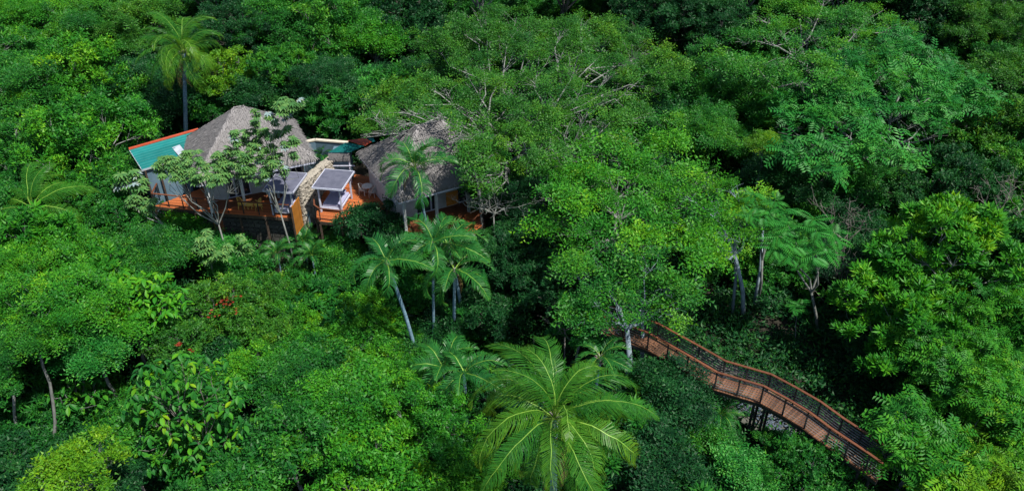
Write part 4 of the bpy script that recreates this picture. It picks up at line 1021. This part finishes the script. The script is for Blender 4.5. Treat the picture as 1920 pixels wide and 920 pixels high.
# left bungalow ------------------------------------------------------
RZ = math.radians(25)
B1 = Vector((-19.45, 53.0, 20.0))
hb = empty('bungalow', 'left thatched bungalow with a teal metal roofed wing', 'bungalow', B1, RZ)
thatch_roof(hb, 4.15, 3.6, 2.85, 6.1, .35, 1)
def walls(hb, hx, hy, flip=1):
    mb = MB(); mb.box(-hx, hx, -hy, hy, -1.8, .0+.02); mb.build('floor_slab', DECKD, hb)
    mb = MB(); mb.box(-hx, hx, hy-.15, hy, .022, 2.6); mb.box(-hx, -hx+.15, -hy+1.3, hy-.152, .022, 2.6); mb.box(hx-.15, hx, -hy+2.2, hy-.152, .022, 2.6)
    mb.box(-hx+.152, -hx+1.5, -hy+1.3, -hy+1.45, .022, 2.6); mb.box(-.5, .9, -hy+1.3, -hy+1.45, .022, 2.6)
    mb.build('wall', WALLW, hb)
    for (x0, x1) in ((-hx+1.5, -.5), (.9, hx-.2)):
        k = 3; wd = (x1-x0)/k
        for j in range(k):
            m = MB(); a = x0+j*wd
            m.box(a, a+.06, -hy+1.34, -hy+1.4, .022, 2.5); m.box(a+wd-.06, a+wd-.005, -hy+1.34, -hy+1.4, .022, 2.5); m.box(a+.06, a+wd-.06, -hy+1.34, -hy+1.4, 2.42, 2.5); m.box(a+.06, a+wd-.06, -hy+1.34, -hy+1.4, .022, .1)
            d = m.build('glass_door', PAINTW, hb); m = MB(); m.box(a+.06, a+wd-.06, -hy+1.36, -hy+1.38, .1, 2.42); m.build('pane', GLASSD, d)
    for x in (-hx+.1, -hx/3, hx/3, hx-.1):
        m = MB(); m.box(x-.09, x+.09, -hy-.1, -hy+.08, -.3, 2.6); m.build('column', WALLW, hb)
    m = MB(); m.box(hx-.02, hx+.16, -hy+.9, -hy+1.1, -.3, 2.6); m.build('column', WALLW, hb)
walls(hb, 3.6, 3.05)
# teal wing
def L1(px, py, z): return w2l(onz(px, py, z), B1, RZ)
eL, eR, tR, tL = L1(266, 318, 22.3), L1(352, 293, 22.55), L1(372, 243, 23.35), L1(242, 280, 22.95)
sheet_roof(hb, (eR, tR, tL, eL), TEAL, 3)
m = MB(); m.bar(tL+Vector((0, 0, .04)), tR+Vector((0, 0, .04)), .24, .09); m.build('ridge_cap', ORR, hb)
m = MB(); m.bar(eL+Vector((0, 0, -.06)), eR+Vector((0, 0, -.06)), .06, .12); m.bar(eL+Vector((0, 0, -.06)), tL+Vector((0, 0, -.06)), .06, .12); m.build('gutter', FLASH, hb)
f = [L1(x, y, z)+Vector((0, 0, .05)) for x, y, z in ((338, 296, 22.62), (352, 292, 22.66), (334, 268, 22.95), (320, 275, 22.85))]
m = MB(); m.poly([f[0], f[1], f[2], f[3]]); m.poly([p-Vector((0, 0, .015)) for p in f][::-1]); m.build('flashing', FLASH, hb)
m = MB()
c = [p*1.0 for p in (eL, eR, tR, tL)]; ins = (c[0]+c[1]+c[2]+c[3])/4
q = [p.lerp(ins, .14) for p in c]; b0 = len(m.v)
for p in q: m.v.append((p.x, p.y, -2.2))
for p in q: m.v.append((p.x, p.y, p.z-.12))
for i in range(4): j = (i+1) % 4; m.face(b0+i, b0+j, b0+4+j, b0+4+i)
m.face(b0+4, b0+5, b0+6, b0+7); m.build('wing_wall', WALLB, hb)
for t in (.06, .35, .8):
    p = eL.lerp(eR, t); m = MB(); m.box(-.06, .06, -.06, .06, -2.2, p.z-.13); m.build('wing_post', DARKIN, hb).location = (p.x, p.y-.0, 0)
# right bungalow
B2 = Vector((-5.75, 51.1, 20.0)); RZ2 = math.radians(29)
h2 = empty('bungalow', 'right thatched bungalow half covered by trees', 'bungalow', B2, RZ2)
thatch_roof(h2, 4.15, 3.85, 2.85, 5.75, .9, 2)
walls(h2, 3.7, 3.3)
def L2(px, py, z): return w2l(onz(px, py, z), B2, RZ2)
m = MB(); # wooden shutters beside the corner column
p = L2(783, 381, 21)
for j in range(9): m.box(-.45, .45, -3.28, -3.22, .9+j*.12, .98+j*.12)
o = m.build('shutter', BOARD, h2)
# bath house between: small gable with teal and orange slopes, thatch skirt
B3 = onz(655, 300, 20.6); B3.z = 20
bh = empty('bath_house', 'small bath house with teal and orange metal roof and straw skirt', 'outbuilding', B3, 0)
def L3(px, py, z): return onz(px, py, z)-B3
a = [L3(615, 285, 22.6), L3(654, 285, 22.6), L3(685, 272, 22.9), L3(658, 265, 23.2)]
rl, rr_ = L3(648, 267, 23.15), L3(684, 274, 23.0)
sheet_roof(bh, (L3(615, 286, 22.55), L3(655, 286, 22.55), rr_, rl), TEAL, 4)
sheet_roof(bh, (rr_+Vector((.02, .02, 0)), L3(697, 266, 22.95), L3(687, 259.5, 22.85), rl+Vector((.1, .3, 0))), ORR, 3)
sheet_roof(bh, (L3(697, 266, 22.9), L3(704, 266, 22.9), L3(700, 259, 22.85), L3(690, 259.5, 22.85)), TEAL, 1)
e0, e1 = L3(616, 287, 22.5), L3(655, 287, 22.5)
V = []; Fc = []; g = random.Random(8)
for row in range(3):
    for i in range(240):
        p = e0.lerp(e1, g.random())+Vector((0, -.03-.03*row, -.02*row)); l = g.uniform(.35, .62); w = .02; b = len(V); V += [(p.x-w, p.y, p.z), (p.x+w, p.y, p.z), (p.x+w*.5+g.uniform(-.04, .04), p.y-.05, p.z-l), (p.x-w*.5, p.y-.05, p.z-l)]; Fc.append((b, b+1, b+2, b+3))
link('straw_skirt', npmesh('straw_skirt', V, Fc, [THATCH]), bh)['kind'] = 'stuff'
m = MB(); m.box(e0.x+.15, e1.x-.1, e0.y+.1, e0.y+1.3, -2, 2.4); m.build('wall', WALLB, bh)
m = MB()
for z in (.9, 1.45): m.bar(Vector((e0.x+.1, e0.y-.02, z)), Vector((e1.x+.3, e0.y-.02, z)), .06)
for x in (e0.x+.1, e1.x-.1): m.bar(Vector((x, e0.y+.03, -.5)), Vector((x, e0.y+.03, 2.4)), .09)
m.build('timber_frame', PAINTW, bh)
# courtyard wall
cw = [onz(562, 267, 22.3), onz(591, 262, 22.3), onz(652, 267, 22.3)]
O = cw[1].copy(); O.z = 18
cr = empty('courtyard_wall', 'blue grey rendered courtyard wall with cream coping between the bungalows', 'wall', O)
m = MB()
for i in range(2): m.bar(cw[i]-O+Vector((0, 0, -2.2)), cw[i+1]-O+Vector((0, 0, -2.2)), .2, 4.2)
m.build('wall', WALLB, cr); m = MB()
for i in range(2): m.bar(cw[i]-O, cw[i+1]-O, .3, .1)
m.build('coping', CREAM, cr)
# coral stone wall
def stone_wall():
    a = Vector((-15.15, 49.3, 0)); b = Vector((-13.1, 54.3, 0)); g = random.Random(12)
    root = empty('stone_wall', 'thick coral stone wall dividing the two decks', 'wall', (a.x, a.y, 18)); d = (b-a); L = d.length; d.normalize(); s = Vector((d.y, -d.x, 0)); th = .31; zt = 3.95
    m = MB(); M = frame(d); 
    core = MB(); core.bar(Vector((0, 0, zt/2-.1)), d*L+Vector((0, 0, zt/2-.1)), th*2-.12, zt-.25); core.build('core', DSTONE, root)
    m = MB()
    def stone(p, r, n):
        X = frame(n, Vector((.1, .05, 1)).normalized()); A = Matrix.Translation(p) @ X @ Matrix.Rotation(g.uniform(0, 6), 4, 'X') @ Matrix.Diagonal((r*.7, r*g.uniform(.8, 1.3), r*g.uniform(.7, 1.1), 1)); bb = len(m.v)
        for q in ((-1, 0, 0), (0, 1, 0), (0, 0, 1), (0, -1, 0), (0, 0, -1), (.45, .62, .62), (.45, -.62, .62), (.45, -.62, -.62), (.45, .62, -.62), (1, 0, 0)):
            j = Vector((g.uniform(-.12, .12), g.uniform(-.12, .12), g.uniform(-.12, .12))); m.v.append(tuple(A @ (Vector(q)+j)))
        for f in ((0, 2, 1), (0, 3, 2), (0, 4, 3), (0, 1, 4), (1, 2, 5), (2, 3, 6), (3, 4, 7), (4, 1, 8), (5, 2, 6), (6, 3, 7), (7, 4, 8), (8, 1, 5), (9, 5, 6), (9, 6, 7), (9, 7, 8), (9, 8, 5)): m.face(*[bb+i for i in f])
    for i in range(3000):
        k = g.random()
        if k < .42: stone(d*g.uniform(0, L)+s*(th-.04)+Vector((0, 0, g.uniform(.2, zt-.1))), g.uniform(.09, .19), s)
        elif k < .6: stone(d*g.uniform(0, L)-s*(th-.04)+Vector((0, 0, g.uniform(1.5, zt-.1))), g.uniform(.09, .19), -s)
        elif k < .88: stone(d*g.uniform(0, L)+s*g.uniform(-th+.05, th-.05)+Vector((0, 0, zt-.1)), g.uniform(.09, .18), Vector((0, 0, 1)))
        else: stone(-d*.02+s*g.uniform(-th+.05, th-.05)+Vector((0, 0, g.uniform(.3, zt-.1))), g.uniform(.09, .18), -d)
    m.build('stonework', CORAL, root)['kind'] = 'stuff'
stone_wall()
# decks --------------------------------------------------------------
A = onz(290, 385, 20); Bp = onz(546, 408, 20)
x1 = B1.x; 
def wp(px, py, z=20): p = onz(px, py, z); return (p.x, p.y)
deck('long orange timber deck in front of the left bungalow', [wp(290, 386), wp(400, 398), wp(547, 408), wp(568, 383), wp(590, 352), wp(470, 340), wp(380, 352)], (Bp.x-4, Bp.y+1, 20), math.radians(-10),
     [[wp(300, 366), wp(291, 385), wp(400, 397), wp(545, 407)]])
deck('orange timber deck with curved railing in front of the right bungalow', [wp(594, 396), wp(593, 408), wp(600, 414), wp(640, 419), wp(668, 416), wp(715, 395), wp(740, 375), wp(690, 330), wp(632, 322), wp(612, 345)], (*wp(640, 395), 20), math.radians(-12),
     [[wp(592, 393), wp(593, 407), wp(601, 413), wp(640, 418), wp(666, 415), wp(690, 407)]])
deck('small orange platform at the house end of the boardwalk', [wp(868, 408), wp(872, 432), wp(888, 436), wp(908, 418), wp(902, 396), wp(880, 392)], (*wp(885, 415), 20), math.radians(40),
     [[wp(888, 435), wp(907, 418), wp(901, 397)]])
# retaining wall of dark masonry under the left deck
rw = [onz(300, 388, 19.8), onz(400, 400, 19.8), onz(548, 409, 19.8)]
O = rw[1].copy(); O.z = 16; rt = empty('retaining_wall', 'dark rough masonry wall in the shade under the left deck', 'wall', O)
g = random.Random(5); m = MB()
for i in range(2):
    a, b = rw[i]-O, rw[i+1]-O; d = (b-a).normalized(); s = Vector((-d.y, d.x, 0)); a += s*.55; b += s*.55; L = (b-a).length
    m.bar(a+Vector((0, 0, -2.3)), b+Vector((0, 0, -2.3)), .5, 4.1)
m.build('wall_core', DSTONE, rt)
cnt = 0
shared = []
for v in range(4):
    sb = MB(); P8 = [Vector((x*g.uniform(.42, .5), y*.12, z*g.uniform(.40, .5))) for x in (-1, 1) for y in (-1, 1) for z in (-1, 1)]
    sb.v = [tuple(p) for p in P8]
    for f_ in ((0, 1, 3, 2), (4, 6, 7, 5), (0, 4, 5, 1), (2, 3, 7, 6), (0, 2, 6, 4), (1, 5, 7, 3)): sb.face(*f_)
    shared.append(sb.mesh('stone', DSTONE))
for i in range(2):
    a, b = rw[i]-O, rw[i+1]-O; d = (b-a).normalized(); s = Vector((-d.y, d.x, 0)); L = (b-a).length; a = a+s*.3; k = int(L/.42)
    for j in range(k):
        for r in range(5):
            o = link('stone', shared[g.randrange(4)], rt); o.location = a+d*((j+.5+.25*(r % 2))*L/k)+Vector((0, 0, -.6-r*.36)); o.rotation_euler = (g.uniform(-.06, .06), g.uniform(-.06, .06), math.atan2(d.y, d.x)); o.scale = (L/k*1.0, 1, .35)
# ochre privacy screen
p0, p1 = onz(546, 389, 20.95), onz(569, 358, 20.95); O = p0.copy(); O.z = 17
ps = empty('privacy_screen', 'ochre boarded privacy screen at the corner of the left deck', 'screen', O)
d = (p1-p0); L = d.length; d.normalize(); nb = 12; M0 = frame(d)
pm = MB(); pm.box(0, L/nb-.008, -.02, .02, -1.1, 1.1); pme = pm.mesh('board', BOARD)
for j in range(nb):
    o = link('board', pme, ps, None, Matrix.Translation(d*(j*L/nb)+Vector((0, 0, 2.82))) @ M0)
m = MB(); m.bar(Vector((0, 0, 3.95)), d*L+Vector((0, 0, 3.95)), .07, .06); m.bar(Vector((0, 0, 1.68)), d*L+Vector((0, 0, 1.68)), .07, .06); m.build('frame', BOARD, ps)
for q in (-.05, L+.05):
    m = MB(); m.bar(d*q+Vector((0, 0, -.9 if q < 0 else .2)), d*q+Vector((0, 0, 4.0)), .1); m.build('post', DARKIN, ps)
m = MB(); m.bar(d*(L*.75)+Vector((.3, 0, .2)), d*(L*.75)+Vector((.3, 0, 2.6)), .22); m.build('brace', WALLB, ps)
# ------------------------------------------------------------------ daybeds
def daybed(label, corner, rz, wx=1.75, dy=2.1, hgt=2.05):
    root = empty('canopy_daybed', label, 'daybed', corner, rz, 'canopy daybeds on the decks')
    for x in (0, wx):
        for y in (0, dy):
            m = MB(); m.box(-.05, .05, -.05, .05, 0, hgt); m.build('post', PAINTW, root).location = (x, y, 0)
    m = MB(); m.box(-.3, wx+.3, -.28, dy+.28, hgt+.01, hgt+.09); r = m.build('canopy', CABROOF, root)
    m = MB(); m.box(-.31, wx+.31, -.31, -.27, hgt-.02, hgt+.11); m.box(-.31, wx+.31, dy+.27, dy+.31, hgt-.02, hgt+.11); m.box(-.33, -.29, -.31, dy+.31, hgt-.021, hgt+.112); m.box(wx+.29, wx+.33, -.31, dy+.31, hgt-.021, hgt+.112); m.build('canopy_edge', PAINTW, r)
    m = MB(); m.box(.06, wx-.06, .06, dy-.06, .3, .42); m.box(.0, wx, .03, .09, .2, .32); m.build('bed_frame', PAINTW, root)
    m = MB(); m.box(.1, wx-.1, .1, dy-.1, .425, .62); o = m.build('mattress', FABRIC, root); bv = o.modifiers.new('b', 'BEVEL'); bv.width = .05; bv.segments = 2
    for x in (.18, wx/2+.05):
        m = MB(); m.box(x, x+wx/2-.25, dy-.6, dy-.2, .63, .76, Matrix.Rotation(.12, 4, 'X')); o = m.build('pillow', FABRIC, root); bv = o.modifiers.new('b', 'BEVEL'); bv.width = .06; bv.segments = 3
    return root
daybed('canopy daybed on the right deck', (*wp(603, 397), 20.0), math.radians(-9), 1.55, 2.1)
daybed('canopy daybed on the left deck beside the stone wall', (*wp(513, 403), 20.0), math.radians(-8), 1.55, 2.2)
# ------------------------------------------------------------------ chairs and tables
def chair(name, label, loc, rz, mat, grp, s=1):
    root = empty(name, label, 'chair', loc, rz, grp)
    m = MB(); m.tube([(.27*math.cos(a), .27*math.sin(a), .42) for a in [i*PI/6 for i in range(12)]]+[(.27, 0, .42)], .025, 6); m.box(-.2, .2, -.2, .2, .4, .44); m.build('seat', mat, root)
    for x, y in ((-.2, -.18), (.2, -.18), (-.2, .2), (.2, .2)):
        m = MB(); m.tube([(x*1.15, y*1.15, 0), (x, y, .42)], .02, 6); m.build('leg', mat, root)
    m = MB(); arc = [(.27*math.cos(a), .27*math.sin(a), .44+.38*max(0, math.sin(a))**.6) for a in [PI*i/10 for i in range(11)]]; m.tube([(.27, -.2, .6)]+[(x, y, z+.05) for x, y, z in arc]+[(-.27, -.2, .6)], .022, 6)
    for i in range(1, 10): x, y, z = arc[i]; m.tube([(x*.9, y*.9, .43), (x, y, z+.04)], .01, 4, False)
    m.build('backrest', mat, root); return root
gr = 'yellow rattan chairs on the left deck'
chair('rattan_chair', 'yellow rattan chair left of the little table on the left deck', (*wp(455, 390), 20), math.radians(95), YEL, gr)
chair('rattan_chair', 'yellow rattan chair right of the little table on the left deck', (*wp(486, 392), 20), math.radians(-80), YEL, gr)
def table(label, loc, mat, r, h, grp=None, square=False):
    root = empty('side_table', label, 'table', loc); m = MB()
    if square: m.box(-r, r, -r, r, h-.04, h)
    else: m.tube([(0, 0, h-.04), (0, 0, h)], r, 16)
    m.build('table_top', mat, root)
    for a in range(4):
        x, y = r*.7*math.cos(a*PI/2+.78), r*.7*math.sin(a*PI/2+.78); m = MB(); m.bar((x*1.1, y*1.1, 0), (x, y, h-.04), .04); m.build('leg', mat, root)
table('small square yellow table between the two yellow chairs', (*wp(470, 391), 20), YEL, .25, .42, square=True)
gr = 'pale rattan chairs on the right deck'
chair('rattan_chair', 'pale rattan chair left of the round table on the right deck', (*wp(681, 364), 20), math.radians(80), RATW, gr)
chair('rattan_chair', 'pale rattan chair right of the round table under the right thatched eave', (*wp(699, 368), 20), math.radians(-100), RATW, gr)
table('round pale table under the right thatched eave', (*wp(690, 364), 20), RATW, .4, .72)
